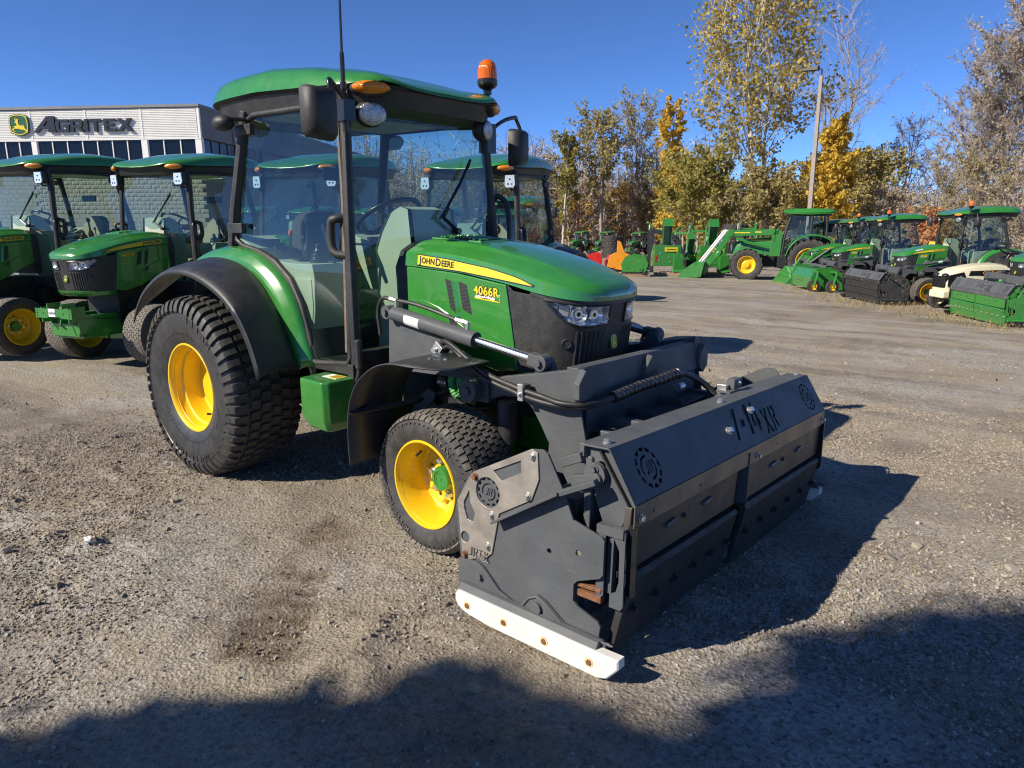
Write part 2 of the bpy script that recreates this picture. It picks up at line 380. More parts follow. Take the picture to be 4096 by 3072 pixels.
mb = MB(); mb.lathe([(-.176, .246), (-.188, .262), (-.196, .273), (-.201, .275), (-.206, .270), (-.205, .262), (-.196, .253), (-.182, .249), (-.15, .247), (-.135, .24), (-.128, .228), (-.10, .221), (-.05, .218), (-.035, .212), (-.03, .20), (-.045, .15), (-.04, .10), (-.04, 0)], n=48)
mb.lathe([(.0, .21), (.03, .235), (.14, .245), (.18, .25), (.195, .26), (.201, .275)], n=48)
mb.cyl((.19, -.14, -.15), (.165, -.20, -.135), .007, mi=1); bolt(mb, (0, -.04, 0), (0, -1, 0), .03, .012)
ME_RR = mb.mesh('rim', [Y, BK], 30)
# front: seven rows of small worn blocks
def front_prof(R0, hw):
    P = [(-.135, .205), (-.143, .218), (-hw-.004, .255), (-hw-.006, .283), (-hw+.002, .305), (-hw+.018, .321), (-hw+.045, R0-.0175), (-.05, R0-.0135), (0, R0-.0125)]
    return P+[(-a, r) for a, r in P[-2::-1]]
def front_rows(R0, hw, N, nrow, gap, h, lean=0., shoulder=True):
    P = front_prof(R0, hw); i0 = 4 if shoulder else 5; tread = P[i0:len(P)-i0]; rows = []
    pitch = 2*PI*R0/N
    for j in range(nrow):
        for i in range(N):
            th = 2*PI*(i+(.5 if j % 2 else 0))/N
            s0 = (j+gap/2)/nrow; s1 = (j+1-gap/2)/nrow
            st = [(*sect(tread, s), th+lean*(s-.5)+math.sin(j*2.1)*.01, pitch*(.5-gap*.5)) for s in (s0, (s0+s1)/2, s1)]
            rows.append((st, h, .0015))
    return P, rows
P, rows = front_rows(.345, .15, 54, 9, .20, .0115, .10)
mb = tyre('tyre', P, rows, None)
arc_letters(mb, 'TITAN', -.1575, .266, .036, R(88), .005, 0); arc_letters(mb, 'MULTI-TRAC', -.1575, .266, .03, R(-110), .005, 0)
for i in range(60):
    t = 2*PI*i/60; mb.box((math.cos(t)*.292, -.155, math.sin(t)*.292), (.012, .004, .004), Matrix.Rotation(-t+.5, 3, 'Y'), 1)
ME_FT = mb.mesh('tyre', [RBF, RB], 25)
P, rows = front_rows(.345, .15, 40, 9, .14, .008, 0., False)
ME_FTB = tyre('tyre', P, rows, None).mesh('tyre', [RBT, RB], 40)
mb = MB(); mb.lathe([(-.128, .195), (-.136, .207), (-.141, .213), (-.146, .210), (-.146, .203), (-.138, .198), (-.12, .194), (-.105, .186), (-.04, .180), (-.0, .172), (.012, .160), (.006, .145), (.014, .125), (-.002, .112), (-.006, .05), (-.006, 0)], n=48)
mb.lathe([(.02, .165), (.05, .186), (.12, .194), (.138, .2), (.146, .212)], n=48)
for k in range(6):
    t = 2*PI*(k+.3)/6; bolt(mb, (math.cos(t)*.083, -.006, math.sin(t)*.083), (0, -1, 0), .013, .024, 1)
for k in range(8):
    t = 2*PI*(k+.1)/8; mb.cyl((math.cos(t)*.103, -.0075, math.sin(t)*.103), (math.cos(t)*.103, .01, math.sin(t)*.103), .006, n=8, mi=2)
    t += .25; mb.ell((math.cos(t)*.12, .002, math.sin(t)*.12), (.016, .02, .016))
mb.cyl((-.13, -.09, .085), (-.115, -.13, .08), .006, mi=2)
ME_FR = mb.mesh('rim', [Y, ZN, BK], 30)
mb = MB(); mb.lathe([(0, .062), (-.03, .06), (-.045, .054), (-.046, .04), (-.041, .038), (-.041, .03), (-.038, .028), (-.038, .008), (-.042, .006), (-.042, 0)], n=28)
ME_HUB = mb.mesh('hub_cap', [G], 30)
mb = MB(); mb.lathe([(-.02, .07), (-.045, .06), (-.05, .03), (-.05, 0)], n=24); ME_RHUB = mb.mesh('hub_cap', [Y], 30)
def wheel(parent, c, sgn, rear, tyre_mesh=None, steer=0., spin=0.):
    """part 'wheel' (the rim) with sub-parts tyre and hub cap; sgn -1 right, +1 left"""
    o = bpy.data.objects.new('wheel', ME_RR if rear else ME_FR); COL.objects.link(o); o.parent = parent
    M = Matrix.Rotation(steer, 4, 'Z') @ (Matrix.Rotation(PI, 4, 'Z') if sgn > 0 else Matrix.Identity(4)) @ Matrix.Rotation(spin, 4, 'Y')
    M.translation = Vector(c); o.matrix_local = M
    t = bpy.data.objects.new('tyre', tyre_mesh or (ME_RT if rear else ME_FT)); COL.objects.link(t); t.parent = o
    if not rear:
        h = bpy.data.objects.new('hub_cap', ME_HUB); COL.objects.link(h); h.parent = o
    return o
# ------------------------------------------------------------------ compact tractor with cab (x forward, y left, z up)
NX0, NL, HW, NP = 2.10, .352, .328, 3.0
def hood_w(x): return HW if x <= NX0 else HW*max(0., 1-((x-NX0)/NL)**NP)**(1/NP)
def z_edge(x): return float(np.interp(x, [1.34, 1.75, 2.03, 2.2, 2.35, 2.452], [1.302, 1.279, 1.240, 1.207, 1.183, 1.168]))
def z_crown(x): return float(np.interp(x, [1.34, 1.42, 1.56, 1.70, 1.85, 2.02, 2.15, 2.25, 2.35, 2.42, 2.452], [1.425, 1.437, 1.438, 1.424, 1.401, 1.366, 1.333, 1.306, 1.273, 1.243, 1.222]))
HETA = [0, .35, .64, .66, .82, .955, .975, 1.0]; HPROF = [1.0, .975, .915, .90, .74, .565, .50, 0.]
def hood_z(x, eta):
    H = z_crown(x)-z_edge(x); k = max(0., 1-max(0., (x-2.0)/.4521)**30)**.3
    y = eta*hood_w(x)
    prof = float(np.interp(abs(eta), HETA, HPROF))
    ridge = .009*(1-min(1, max(0, (abs(y)-(.235-.07*max(0, x-1.5)))/.018)))*min(1, max(0, (2.42-x)/.25))
    return z_edge(x)+(H*k)*prof+ridge*k
def lid_y(x, z):                                              # half width of the bonnet skirt at (x, z)
    h = max(1e-4, z_crown(x)-z_edge(x)); q = min(1, max(0., (z-z_edge(x))/h)); return hood_w(x)*float(np.interp(q, HPROF[::-1], HETA[::-1]))
def nose_pt(phi, z):
    """phi 90deg = seam side, 0 = nose centre; wall under the bonnet edge"""
    c, s = math.cos(phi), math.sin(phi)
    x = NX0+NL*c**(2/NP) if c > 1e-6 else NX0; y = HW*s**(2/NP) if s > 1e-6 else 0
    f = max(0, (1.2-z))/.4; x += f*(-.06*c**.7)
    return x-.006, y*(1-.03*f)-.006
def on_skirt(mb, VF, x0, z0, size_dir, sgn, lift, mi):
    V = []
    for p in VF[0]:
        x = x0+p[0]*size_dir; z = z0+p[1]-p[0]*size_dir*SKEW
        V.append((x, sgn*(lid_y(x, z)+lift+p[2]), z))
    mb.add(V, VF[1], mi)
SKEW = 0.
def on_flat(mb, VF, x0, z0, d, sgn, y, mi, skew=0.):
    mb.add([(x0+p[0]*d, sgn*(y+p[2]), z0+p[1]-p[0]*d*skew) for p in VF[0]], VF[1], mi)
def make_tractor(style, label, model, group, loc, rz):
    A = style == 'A'
    t = thing('compact_tractor', label, 'tractor', loc, rz, group)
    # chassis, engine, axles
    m = MB()
    m.bb((1.32, -.24, .46), (2.02, .24, .86), 0); m.bb((-.30, -.24, .36), (1.34, .24, .74), 0)
    m.bb((1.05, -.20, .40), (2.46, -.14, .58), 1); m.bb((1.05, .14, .40), (2.46, .20, .58), 1); m.bb((1.9, -.2, .34), (2.46, .2, .42), 1)
    for s in (-1, 1):
        m.cyl((0, s*.15, .546), (0, s*.50, .546), .13, .11, 16, mi=0)
        m.loft([[(1.887+dx*w, s*y, z+dz*h) for dx, dz in ((-1, -1), (1, -1), (1, 1), (-1, 1))] for y, z, w, h in ((.02, .36, .12, .09), (.25, .35, .09, .07), (.46, .335, .075, .075), (.54, .334, .085, .09))], mi=1)
        m.cyl((1.887, s*.50, .334), (1.887, s*.60, .334), .10, .085, 18, mi=1)
        m.lathe([(0, .05), (.012, .05), (.012, .03), (.03, .03), (.03, 0)], (1.86, s*.50, .44), (0, 0, 1), 12, 2)
        m.cyl((1.80, s*.43, .47), (1.98, s*.40, .47), .025, mi=0)
        for k in range(3): m.cyl((1.45+.2*k, s*.24, .55+.05*k), (1.45+.2*k, s*.285, .55+.05*k), .05+.012*k, n=14, mi=0)
        m.tube(smoothpath([(1.5, s*.26, .78), (1.6, s*.31, .70), (1.72, s*.30, .60), (1.9, s*.28, .62)], 12), .011, 6, mi=0)
        m.bb((1.25, s*.24, .40), (1.34, s*.42, .72), 0)
    m.cyl((1.62, -.30, .74), (1.62, -.36, .72), .036, n=14, mi=0)
    m.cyl((-.30, 0, .50), (-.50, 0, .50), .05, mi=0); m.bb((-.42, -.3, .3), (-.28, .3, .36), 0)
    m.obj('chassis', [DK, G, Y], t, bevel=.008)
    m = MB()
    for k in range(2): m.tube(smoothpath([(1.70+.055*k, -.345, .79), (1.695+.06*k, -.36, .73), (1.72+.055*k, -.35, .665), (1.78+.04*k, -.32, .645)], 26), [.019+.003*(i % 2) for i in range(26)], 8)
    m.obj('coolant_hose', [pb_green_hose], t)
    # wheels
    for s in (-1, 1):
        wheel(t, (0, s*.675, .549), s, True, spin=0.)
        wheel(t, (1.887, s*.607, .337), s, False, None if A else ME_FTB, steer=-.05 if A else .0, spin=.5)
    # bonnet lid
    m = MB(); xs = list(np.linspace(1.345, 2.08, 13))+[NX0+NL*math.sin(a) for a in np.linspace(.02, PI/2-.0005, 34)]
    et = sorted(set([round(s_*q, 4) for s_ in (-1, 1) for q in [0, .1, .2, .3, .4, .5,   .57, .64, .66, .70, .74, .78, .82, .87, .92, .955, .975, .985, 1.0]]))
    m.grid([[(x, e*hood_w(x), hood_z(x, e)) for e in et] for x in xs])
    m.add([(1.345, e*HW, hood_z(1.345, e)) for e in et]+[(1.345, .30, 1.2), (1.345, -.30, 1.2)], [tuple(range(len(et)+2))])
    hood = m.obj('bonnet', [G], t, angle=17)
    m = MB()                                                  # louvred vent on top
    for k in range(9):
        for j in range(3):
            x = 1.43+k*.034; y = -.02-j*.055+(.0 if k % 2 else .012); z = hood_z(x, y/HW)
            m.box((x, y, z+.002), (.011, .05, .012), Matrix.Rotation(.5, 3, 'Y'))
    m.tube([(x, y, hood_z(x, y/HW)+.003) for x, y in ((1.40, .03), (1.40, -.175), (1.74, -.175), (1.74, .03))], .007, 6, closed=True)
    m.obj('bonnet_vent', [G], hood)
    m = MB(); m.grid([[(x, y, hood_z(x, y/HW)+.0015) for y in np.linspace(-.172, .027, 5)] for x in np.linspace(1.403, 1.737, 6)]); m.obj('vent_mesh', [BK], hood)
    # stripe decals with lettering, both sides
    for s in (-1, 1):
        m = MB(); d = 1 if s < 0 else -1
        def strip(x0, x1, top, bot, lift, mi):
            rowsT = []
            for x in np.linspace(x0, x1, 26):
                zt, zb = top(x), bot(x); rowsT.append([(x, s*(lid_y(x, z)+lift), z) for z in np.linspace(zb, zt, 5)])
            m.grid(rowsT, mi)
        top = lambda x: float(np.interp(x, [1.437, 1.65, 1.913, 2.06, 2.13, 2.178], [1.358, 1.340, 1.306, 1.277, 1.258, 1.238]))
        bot = lambda x: float(np.interp(x, [1.437, 1.743, 1.951, 2.178], [1.309, 1.287, 1.264, 1.2365]))
        strip(1.432, 2.19, lambda x: top(min(x, 2.178))+.004, lambda x: bot(min(x, 2.178))-.006, .0012, 1)
        strip(1.437, 2.178, top, bot, .0024, 0)
        for f in (.2, .4, .6, .8):                             # fine printed lines
            strip(1.70, 2.12, lambda x: bot(x)+(top(x)-bot(x))*f+.0006, lambda x: bot(x)+(top(x)-bot(x))*f-.0006, .0028, 2)
        def word(txt, xa, size, dz):
            V, F = text_vf(txt, size, 0, .0012, 0, 1., 'LEFT'); wdt = max(p[0] for p in V)
            xs0 = xa if s < 0 else xa+wdt
            VV = []
            for p in V:
                x = (xs0+p[0]) if s < 0 else (xs0-p[0]); z = 1.333-(x-1.45)*.079+dz+p[1]
                VV.append((x, s*(lid_y(x, z)+.0036), z))
            m.add(VV, F, 1); return wdt
        if s < 0:
            xx = 1.452; xx += word('J', xx, .052, 0)+.004; xx += word('OHN', xx, .041, -.001)+.006; xx += word('D', xx, .052, 0)+.004; word('EERE', xx, .041, -.001)
        else:
            xx = 1.452; xx += word('EERE', xx, .041, -.001)+.004; xx += word('D', xx, .052, 0)+.006; xx += word('OHN', xx, .041, -.001)+.004; word('J', xx, .052, 0)
        m.obj('stripe_decal', [YD, BKS, pb_line], hood)
    # side panels with slanted screens
    for s in (-1, 1):
        m = MB(); poly = [(1.352, 1.297), (1.70, 1.277), (2.026, 1.235), (2.094, .834), (1.97, .815), (1.75, .86), (1.56, .95), (1.352, 1.03)]
        m.prism(poly if s > 0 else poly[::-1], 'y', s*.327, s*.300)
        sp = m.obj('side_panel', [G], t, bevel=.006)
        for vv in ([(1.632, 1.245), (1.672, 1.238), (1.705, 1.075), (1.665, 1.10)], [(1.645, 1.07), (1.70, 1.055), (1.712, 1.01), (1.66, 1.02)], [(1.722, 1.238), (1.778, 1.222), (1.812, 1.075), (1.748, 1.10)]):
            m = MB(); m.prism(vv if s > 0 else vv[::-1], 'y', s*.3275, s*.322); m.obj('side_screen', [pb_mesh], sp)
        m = MB(); m.hexa([(1.676, s*.326, 1.245), (1.716, s*.326, 1.235), (1.744, s*.326, 1.06), (1.712, s*.326, 1.05), (1.682, s*.333, 1.238), (1.700, s*.337, 1.233), (1.722, s*.337, 1.065), (1.716, s*.333, 1.06)]); m.obj('panel_ridge', [G], sp)
        m = MB(); m.tube([(x, s*.3265, z) for x, z in ((1.40, 1.128), (1.50, 1.120), (1.58, 1.098), (1.66, 1.060), (1.74, 1.018), (1.79, .985))], [.002, .004, .005, .005, .004, .002], 6); m.obj('panel_crease', [G], sp)
        m = MB(); VF = text_vf(model, .058, .0015, .0012, 0, 1.06); VF2 = text_vf(model, .058, .001, .0042, 0, 1.06)
        for vf, mi, l in ((VF2, 1, .3285), (VF, 0, .3296)): on_flat(m, vf, 1.905 if A else 1.90, 1.196, 1 if s < 0 else -1, s, l, mi, .06*(1 if True else 0))
        m.obj('model_number', [YD, BKS], sp)
        if A:
            m = MB(); q = [(1.832, 1.163), (1.990, 1.150), (1.990, 1.185), (1.848, 1.193)]; m.prism(q if s > 0 else q[::-1], 'y', s*.3290, s*.326, 0)
            q = [(1.832, 1.161), (1.990, 1.148), (1.990, 1.156), (1.832, 1.169)]; m.prism(q if s > 0 else q[::-1], 'y', s*.3296, s*.327, 2)
            q = [(1.958, 1.156), (1.988, 1.153), (1.988, 1.183), (1.958, 1.185)]; m.prism(q if s > 0 else q[::-1], 'y', s*.3296, s*.327, 3)
            on_flat(m, text_vf('AGRITEX', .027, .001, .0006, .25, .95), 1.902, 1.181, 1 if s < 0 else -1, s, .3298, 1, .06)
            on_flat(m, text_vf('www.agritex.ca', .009, .0006, .0003), 1.90, 1.1645, 1 if s < 0 else -1, s, .3299, 1, .07)
            m.obj('dealer_sticker', [WH, BKS, YD, G], sp)
    # black nose with lamps
    m = MB(); ph = [PI/2*(1-k/26) for k in range(27)]; half = []
    def hl_u(p): return (p-R(75))/(R(5.5)-R(75))              # 0 at the lamp's rear tip .. 1 next to the centre strip
    def hb(p):
        u = hl_u(p)
        if u <= 0 or u >= 1: return None
        return float(np.interp(u, [0, .07, .2, .38, .55, 1], [.0, .025, .066, .094, .104, .098]))
    def ztop(p): return z_edge(nose_pt(p, 1.2)[0]+.006)-.004
    cols = []
    for s in (-1, 1):
        rowsN = []
        phs = [R(90)]+list(np.linspace(R(90), R(75), 4))[1:]+list(np.linspace(R(74.5), R(6), 22))+[R(5.4), R(2.5), 0]
        for i, p in enumerate(phs):
            zt = ztop(p) if i else 1.236; h = hb(p); z1 = zt-(h+.006 if h is not None else 0.); col = []
            for z in [z1]+list(np.linspace(z1-.02, .838, 6)):
                x, y = nose_pt(p, z)
                if i == 0: x, y = 2.03+(1.238-z)*.167, .322
                elif i < 4:
                    k = (4-i)/4; x = x*(1-k)+(2.03+(1.238-z)*.167)*k
                col.append((x, s*y, z))
            rowsN.append(col)
        m.grid(rowsN, 0)
        m.grid([[(nose_pt(p, ztop(p))[0]+.002, s*(nose_pt(p, ztop(p))[1]), ztop(p)+.003), (nose_pt(p, ztop(p))[0]+.002, s*nose_pt(p, ztop(p))[1], ztop(p)-.014)] for p in phs[1:]], 0)
    m.prism([(2.09, -.3), (2.3, -.27), (2.38, -.1), (2.385, 0), (2.38, .1), (2.3, .27), (2.09, .3)], 'z', .838, .85, 0)
    g = m.obj('grille', [pb_grille, BK], t, angle=60)
    m = MB()
    for s in (-1, 1):
        for p in np.linspace(R(9), R(40), 7):
            h = hb(p) or 0; zt = ztop(p)-h-.035
            mm_ = MB(); mm_.tube([(*[q if i == 0 else s*q for i, q in enumerate(nose_pt(p, z))], z) for z in np.linspace(zt, .845, 5)], .0075, 6); mm_.obj('grille_bar', [BK], g)
        m = MB(); m.lathe([(0, .024), (.008, .024), (.010, .02), (.006, .018), (.006, .0)], (nose_pt(R(50), .98)[0]-.002, s*nose_pt(R(50), .98)[1], .98), (.62, s*.78, 0), 16); m.obj('nose_plug', [BK], g)
    for s in (-1, 1):
        pl = np.linspace(R(73.5), R(6.3), 24)
        def patch(off, a0, a1, shrink=0.):
            out = []
            for p in pl:
                zt = ztop(p); h = hb(p) or 0.; z0, z1 = zt-.016-shrink*h, zt-.010-h*(1-shrink)
                rr = []
                for k in np.linspace(0, 1, 6):
                    z = z0+(min(z1, z0-.001)-z0)*k; x, y = nose_pt(p, z); n = Vector((math.cos(p), math.sin(p), 0)).normalized()
                    rr.append((x+n.x*off, s*(y+n.y*off), z))
                out.append(rr)
            return out
        m = MB(); m.grid(patch(.004, 0, 0), 0); h = m.obj('headlight', [LENS], t, angle=70)
        P = patch(.003, 0, 0); loop = [r[0] for r in P]+[r[-1] for r in P[::-1]]
        m = MB(); m.tube(loop, .0055, 6, closed=True, mi=0); m.obj('bezel', [BKS], h)
        m = MB(); bk = patch(-.045, 0, 0, .06); 
        for i, r in enumerate(bk):                            # faceted chrome reflector
            for j in range(len(r)):
                k = .010*math.sin(i*.9)*(1 if j % 2 else .3); r[j] = (r[j][0]+k*.6, r[j][1]+s*k*.6, r[j][2])
        m.grid(bk, 0); f0 = patch(.002, 0, 0); 
        for e in (0, -1): m.grid([[f0[i][e], bk[i][e]] for i in range(len(bk))], 0)
        m.grid([f0[-1], bk[-1]], 0); m.grid([f0[0], bk[0]], 0)
        for u in (.52, .80):
            p = R(75)+(R(5.5)-R(75))*u; z = ztop(p)-.06; x, y = nose_pt(p, z); n = Vector((math.cos(p), math.sin(p), 0))
            m.lathe([(-.04, .012), (-.03, .03), (-.012, .038), (-.006, .036), (-.02, .02), (-.02, 0)], (x, s*y, z), (n.x, s*n.y, 0), 16, 0)
            m.ell((x-.026*n.x, s*(y-.026*n.y), z), (.012, .012, .012), None, 10, 6, 1)
        p = R(62); m.grid([[(nose_pt(q, z)[0]-.02, s*(nose_pt(q, z)[1]-.02), z) for z in (ztop(q)-.03, ztop(q)-.075)] for q in np.linspace(R(60), R(50), 3)], 2)
        m.obj('reflector', [pb_refl, BKS, pb_refl], h, angle=30)
    m = MB(); x, _ = nose_pt(0, .965); stag_shield(m, frame((x+.006, 0, .966), (0, 1, 0), (-.12, 0, 1)), .055, .068); m.obj('emblem', [G, YD], g)
    m = MB()
    rowsV = []
    for s, phs in ((-1, np.linspace(R(90), 0, 10)), (1, np.linspace(0, R(90), 10))):
        for p in phs:
            rr = []
            for z, o in ((.836, .0), (.83, .014), (.79, .0), (.775, -.05)):
                x, y = nose_pt(p, z); n = (math.cos(p), math.sin(p)); rr.append((x+n[0]*o, s*(y+n[1]*o*.6), z))
            rowsV.append(rr)
    m.grid(rowsV); m.obj('nose_valance', [G], t, angle=50, solid=.004)
    m = MB()                                                  # dark cowl seal between bonnet and cab
    m.loft([[(x, e*(HW-.012), hood_z(1.345, e)-.012) for e in np.linspace(-1, 1, 17)]+[(x, .3, .9), (x, -.3, .9)] for x in (1.255, 1.342)])
    m.obj('cowl', [BK], t)
    # cab frame
    m = MB()
    for s in (-1, 1):
        m.tube([(1.212, s*.575, .78), (1.195, s*.562, 1.4), (1.150, s*.515, 2.14)], .029, 8)
        m.tube([(.085, s*.575, 1.34), (.135, s*.562, 1.6), (.262, s*.520, 2.14)], .032, 8)
        m.beam((.82, s*.585, .765), (1.22, s*.585, .765), .05, .05)
        m.tube(smoothpath([(1.235, s*.60, .70), (1.285, s*.615, .78), (1.285, s*.615, .94)], 8), .014, 8)
        m.cyl((1.285, s*.615, .79), (1.285, s*.615, .935), .02, n=10)
        m.bb((1.19, s*.50, .66), (1.24, s*.62, .80))
    m.beam((1.15, -.52, 2.13), (1.15, .52, 2.13), .06, .05); m.beam((.26, -.52, 2.13), (.26, .52, 2.13), .06, .06); m.beam((.09, -.57, 1.30), (.09, .57, 1.30), .06, .1)
    m.bb((.05, -.57, .74), (1.235, .57, .795)); m.bb((1.17, -.55, .62), (1.232, .55, .86)); m.bb((.0, -.52, .6), (.06, .52, 1.3))
    cf = m.obj('cab_frame', [BK], t, bevel=.004)
    # glass
    def door_y(z): return .600-.0538*(z-.8)
    DO = [(.262, 2.075), (.35, 2.112), (.83, 2.105), (1.135, 2.085), (1.15, 2.06), (1.176, 1.6), (1.187, 1.2), (1.195, .835), (1.175, .795), (.905, .770), (.865, .785), (.835, .92), (.765, 1.085), (.67, 1.215), (.53, 1.305), (.36, 1.36), (.2, 1.388), (.132, 1.42), (.128, 1.46), (.165, 1.66), (.225, 1.95)]
    for s in (-1, 1):
        m = MB(); VF = curve_mesh([DO], .0); m.add([(x, s*(door_y(z)-.006), z) for x, z, _ in VF[0]], VF[1])
        gl = MB(); gl.add(m.v, m.f)
        m = MB(); P = [(x, s*(door_y(z)-.004), z) for x, z in DO]; m.tube(P, .0175, 8, closed=True)
        d = m.obj('door', [BK], t, angle=60)
        gl.obj('door_glass', [GL], d, smooth=False)
        m = MB(); m.tube([(x-.016, s*(door_y(z)+.006), z) for x, z in ((1.135, 2.05), (1.172, 1.6), (1.184, 1.2), (1.190, .86))], .009, 6); m.obj('door_seal', [TANS], d)
        m = MB(); x0, z0 = 1.10, 1.46; y0 = s*(door_y(z0)+.03)
        m.tube(smoothpath([(x0+.05, y0-s*.03, z0+.085), (x0+.03, y0, z0+.078), (x0, y0+s*.006, z0+.06), (x0-.006, y0+s*.006, z0-.05), (x0+.02, y0, z0-.095), (x0+.075, y0-s*.03, z0-.105)], 22), .023, 10)
        m.box((x0+.065, y0-s*.024, z0-.01), (.05, .012, .23)); m.cyl((x0+.012, y0, z0+.06), (x0-.004, y0+s*.024, z0+.062), .012, n=12, mi=1)
        m.obj('handle', [BK, ZN], d, angle=60)
        for z, x in ((2.035, .285), (1.49, .165)):
            m = MB(); m.box((x, s*(door_y(z)+.016), z), (.16, .034, .06)); m.cyl((x-.07, s*(door_y(z)+.012), z-.035), (x-.07, s*(door_y(z)+.012), z+.035), .016, n=10); m.obj('hinge', [BK], d, bevel=.006)
    m = MB()
    def ws(y, z): return 1.222-.058*(z-.85)/1.25+.035*(1-(y/.56)**2)
    m.grid([[(ws(y, z), y*(1-.045*(z-.85)), z) for y in np.linspace(-.55, .55, 15)] for z in np.linspace(.87, 2.105, 8)])
    m.obj('windshield', [GL], t, angle=80)
    m = MB(); m.grid([[(.07+.18*(z-1.34)/.78-.03*(1-(y/.56)**2), y*(1-.04*(z-1.34)), z) for y in np.linspace(-.55, .55, 9)] for z in np.linspace(1.34, 2.10, 5)]); m.obj('rear_window', [GL], t, angle=80)
    m = MB()
    pv = (1.262, .165, 1.47); m.tube([pv, (1.262, .05, 1.545), (1.258, .09, 1.60)], .011, 6); m.tube([(1.258, .04, 1.55), (1.247, .20, 1.73), (1.228, .315, 1.875)], .008, 6); m.tube([(1.258, .02, 1.54), (1.254, .09, 1.61), (1.226, .31, 1.85)], .006, 6)
    m.cyl((1.235, .165, 1.47), (1.275, .165, 1.47), .018); m.obj('wiper', [BKS], t)
    # roof
    RX, RLn, RWd = .578, .802, .575
    def rw(x, k=1.0): return RWd*k*max(0, 1-abs((x-RX)/(RLn*k))**5)**(1/5)
    def rz_e(x): return float(np.interp(x, [-.3, 0, .45, 1.0, 1.2, 1.30, 1.38], [2.195, 2.21, 2.215, 2.185, 2.178, 2.18, 2.175]))
    def rz_c(x): return float(np.interp(x, [-.3, -.1, .1, .5, .83, 1.14, 1.31, 1.38], [2.29, 2.345, 2.368, 2.372, 2.335, 2.272, 2.228, 2.205]))
    xs = [RX+RLn*math.sin(a) for a in np.linspace(-PI/2+.002, PI/2-.002, 40)]; et = [math.sin(q*PI/2) for q in np.linspace(-1, 1, 33)]
    def rz(x, e):
        k = max(0, 1-abs((x-RX)/RLn)**14)**.3; y = abs(e*rw(x))
        lamp = .012*math.exp(-((y-.42)/.08)**2)*max(0, min(1, (x-1.05)/.2)); dip = .018*math.exp(-(y/.28)**4)*max(0, min(1, (x-1.1)/.25))
        return rz_e(x)+(rz_c(x)-rz_e(x))*k*float(np.interp(abs(e), [0, .4, .72, .84, .93, .985, 1], [1, .975, .90, .80, .62, .25, 0]))+lamp-dip*.9+.012*(1 if y < .25 else 0 if y > .29 else (.29-y)/.04)*max(0, min(1, (1.2-x)/.2))*k
    m = MB(); m.grid([[(x, e*rw(x), rz(x, e)) for e in et] for x in xs]); rf = m.obj('roof', [G], t, angle=38)
    m = MB(); ring = []
    loop = [(x, -rw(x)) for x in xs]+[(x, rw(x)) for x in xs[::-1]]
    secs = []
    for k, dz, base in ((1.0, -.002, 1), (.985, -.010, 1), (.955, -.014, 1), (.935, -.055, 1), (.915, -.095, 1), (.86, -.098, 1)):
        secs.append([(RX+(x-RX)*k, y*k, rz_e(x)+dz) for x, y in loop])
    m.loft(secs, True, True); m.obj('roof_liner', [BK, TN], rf, angle=50)
    m = MB()
    for s in (-1, 1):
        c = Vector((1.275, s*.448, 2.163)); dr = Vector((-.62, s*.78, 0)).normalized(); n = Vector((.78, s*.62, 0)).normalized()
        Mx = Matrix((dr, n, Vector((0, 0, 1)))).transposed()
        m = MB(); m.ell(c+n*.016, (.092, .040, .033), Mx, 20, 10); L = m.obj('amber_light', [AM], t, angle=80)
        m = MB(); m.ell(c-n*.006, (.105, .045, .043), Mx, 20, 10); m.obj('lamp_housing', [BK], L, angle=80)
        if A:
            n = Vector((.93, s*.36, -.05)).normalized(); sd = Vector((0, 0, 1)).cross(n).normalized(); u = n.cross(sd); Mx = Matrix((n, sd, u)).transposed(); c = Vector((1.262, s*.435, 2.045))
            m = MB(); m.ell(c, (.016, .074, .055), Mx, 22, 10); L = m.obj('work_lamp', [pb_lamp], t, angle=80)
            m = MB(); m.ell(c-n*.040, (.052, .083, .063), Mx, 22, 10); m.tube([c-n*.05, Vector((1.19, s*.53, 2.02))], .014, 8); m.obj('lamp_shell', [BK], L, angle=80)
            c = Vector((.22, s*.64, 2.07)); m = MB(); m.ell(c, (.075, .055, .045)); m.tube([c+Vector((.05, -s*.02, .02)), (.30, s*.53, 2.09)], .012, 6); m.obj('rear_work_lamp', [BK], t, angle=80)
        else:
            n = Vector((1, s*.10, -.1)).normalized(); sd = Vector((0, 0, 1)).cross(n).normalized(); c = Vector((1.255, s*.50, 2.03)); Mf = frame(c+n*.02, sd, (0, 0, 1))
            hexp = [(x_*1.22, z_*1.2) for x_, z_ in ((-.032, -.052), (.032, -.052), (.046, -.03), (.040, .052), (-.040, .052), (-.046, -.03))]
            m = MB(); put(m, curve_mesh([hexp], .02), Mf, 0); L = m.obj('led_work_lamp', [SIL], t)
            m = MB(); put(m, curve_mesh([[(x*1.12, y*1.1) for x, y in hexp]], .06), Mf @ Matrix.Translation((0, 0, -.036)), 0)
            m.tube([c-Vector((0, 0, .05)), c-Vector((.02, 0, .09)), (1.18, s*.535, 1.94)], .012, 6); m.obj('lamp_body', [BK], L)
            m = MB()
            for q in ((0, .022), (-.02, -.026), (.02, -.026)): m.ell(Mf @ Vector((q[0], q[1], .008)), (.010, .010, .010), None, 10, 6)
            m.obj('led', [LENS_D], L, angle=80)
    m = MB(); m.bb((.32, -.46, 2.095), (1.10, .46, 2.115)); hl_ = m.obj('headliner', [TN], t, bevel=.01)
    for s in (-1, 1): m = MB(); m.cyl((.95, s*.22, 2.082), (.95, s*.22, 2.096), .055, n=18); m.obj('air_vent', [BKS], hl_)
    m = MB(); m.bb((.30, -.05, 1.78), (.325, .20, 1.86)); m.obj('interior_mirror', [BKS], t, bevel=.006)
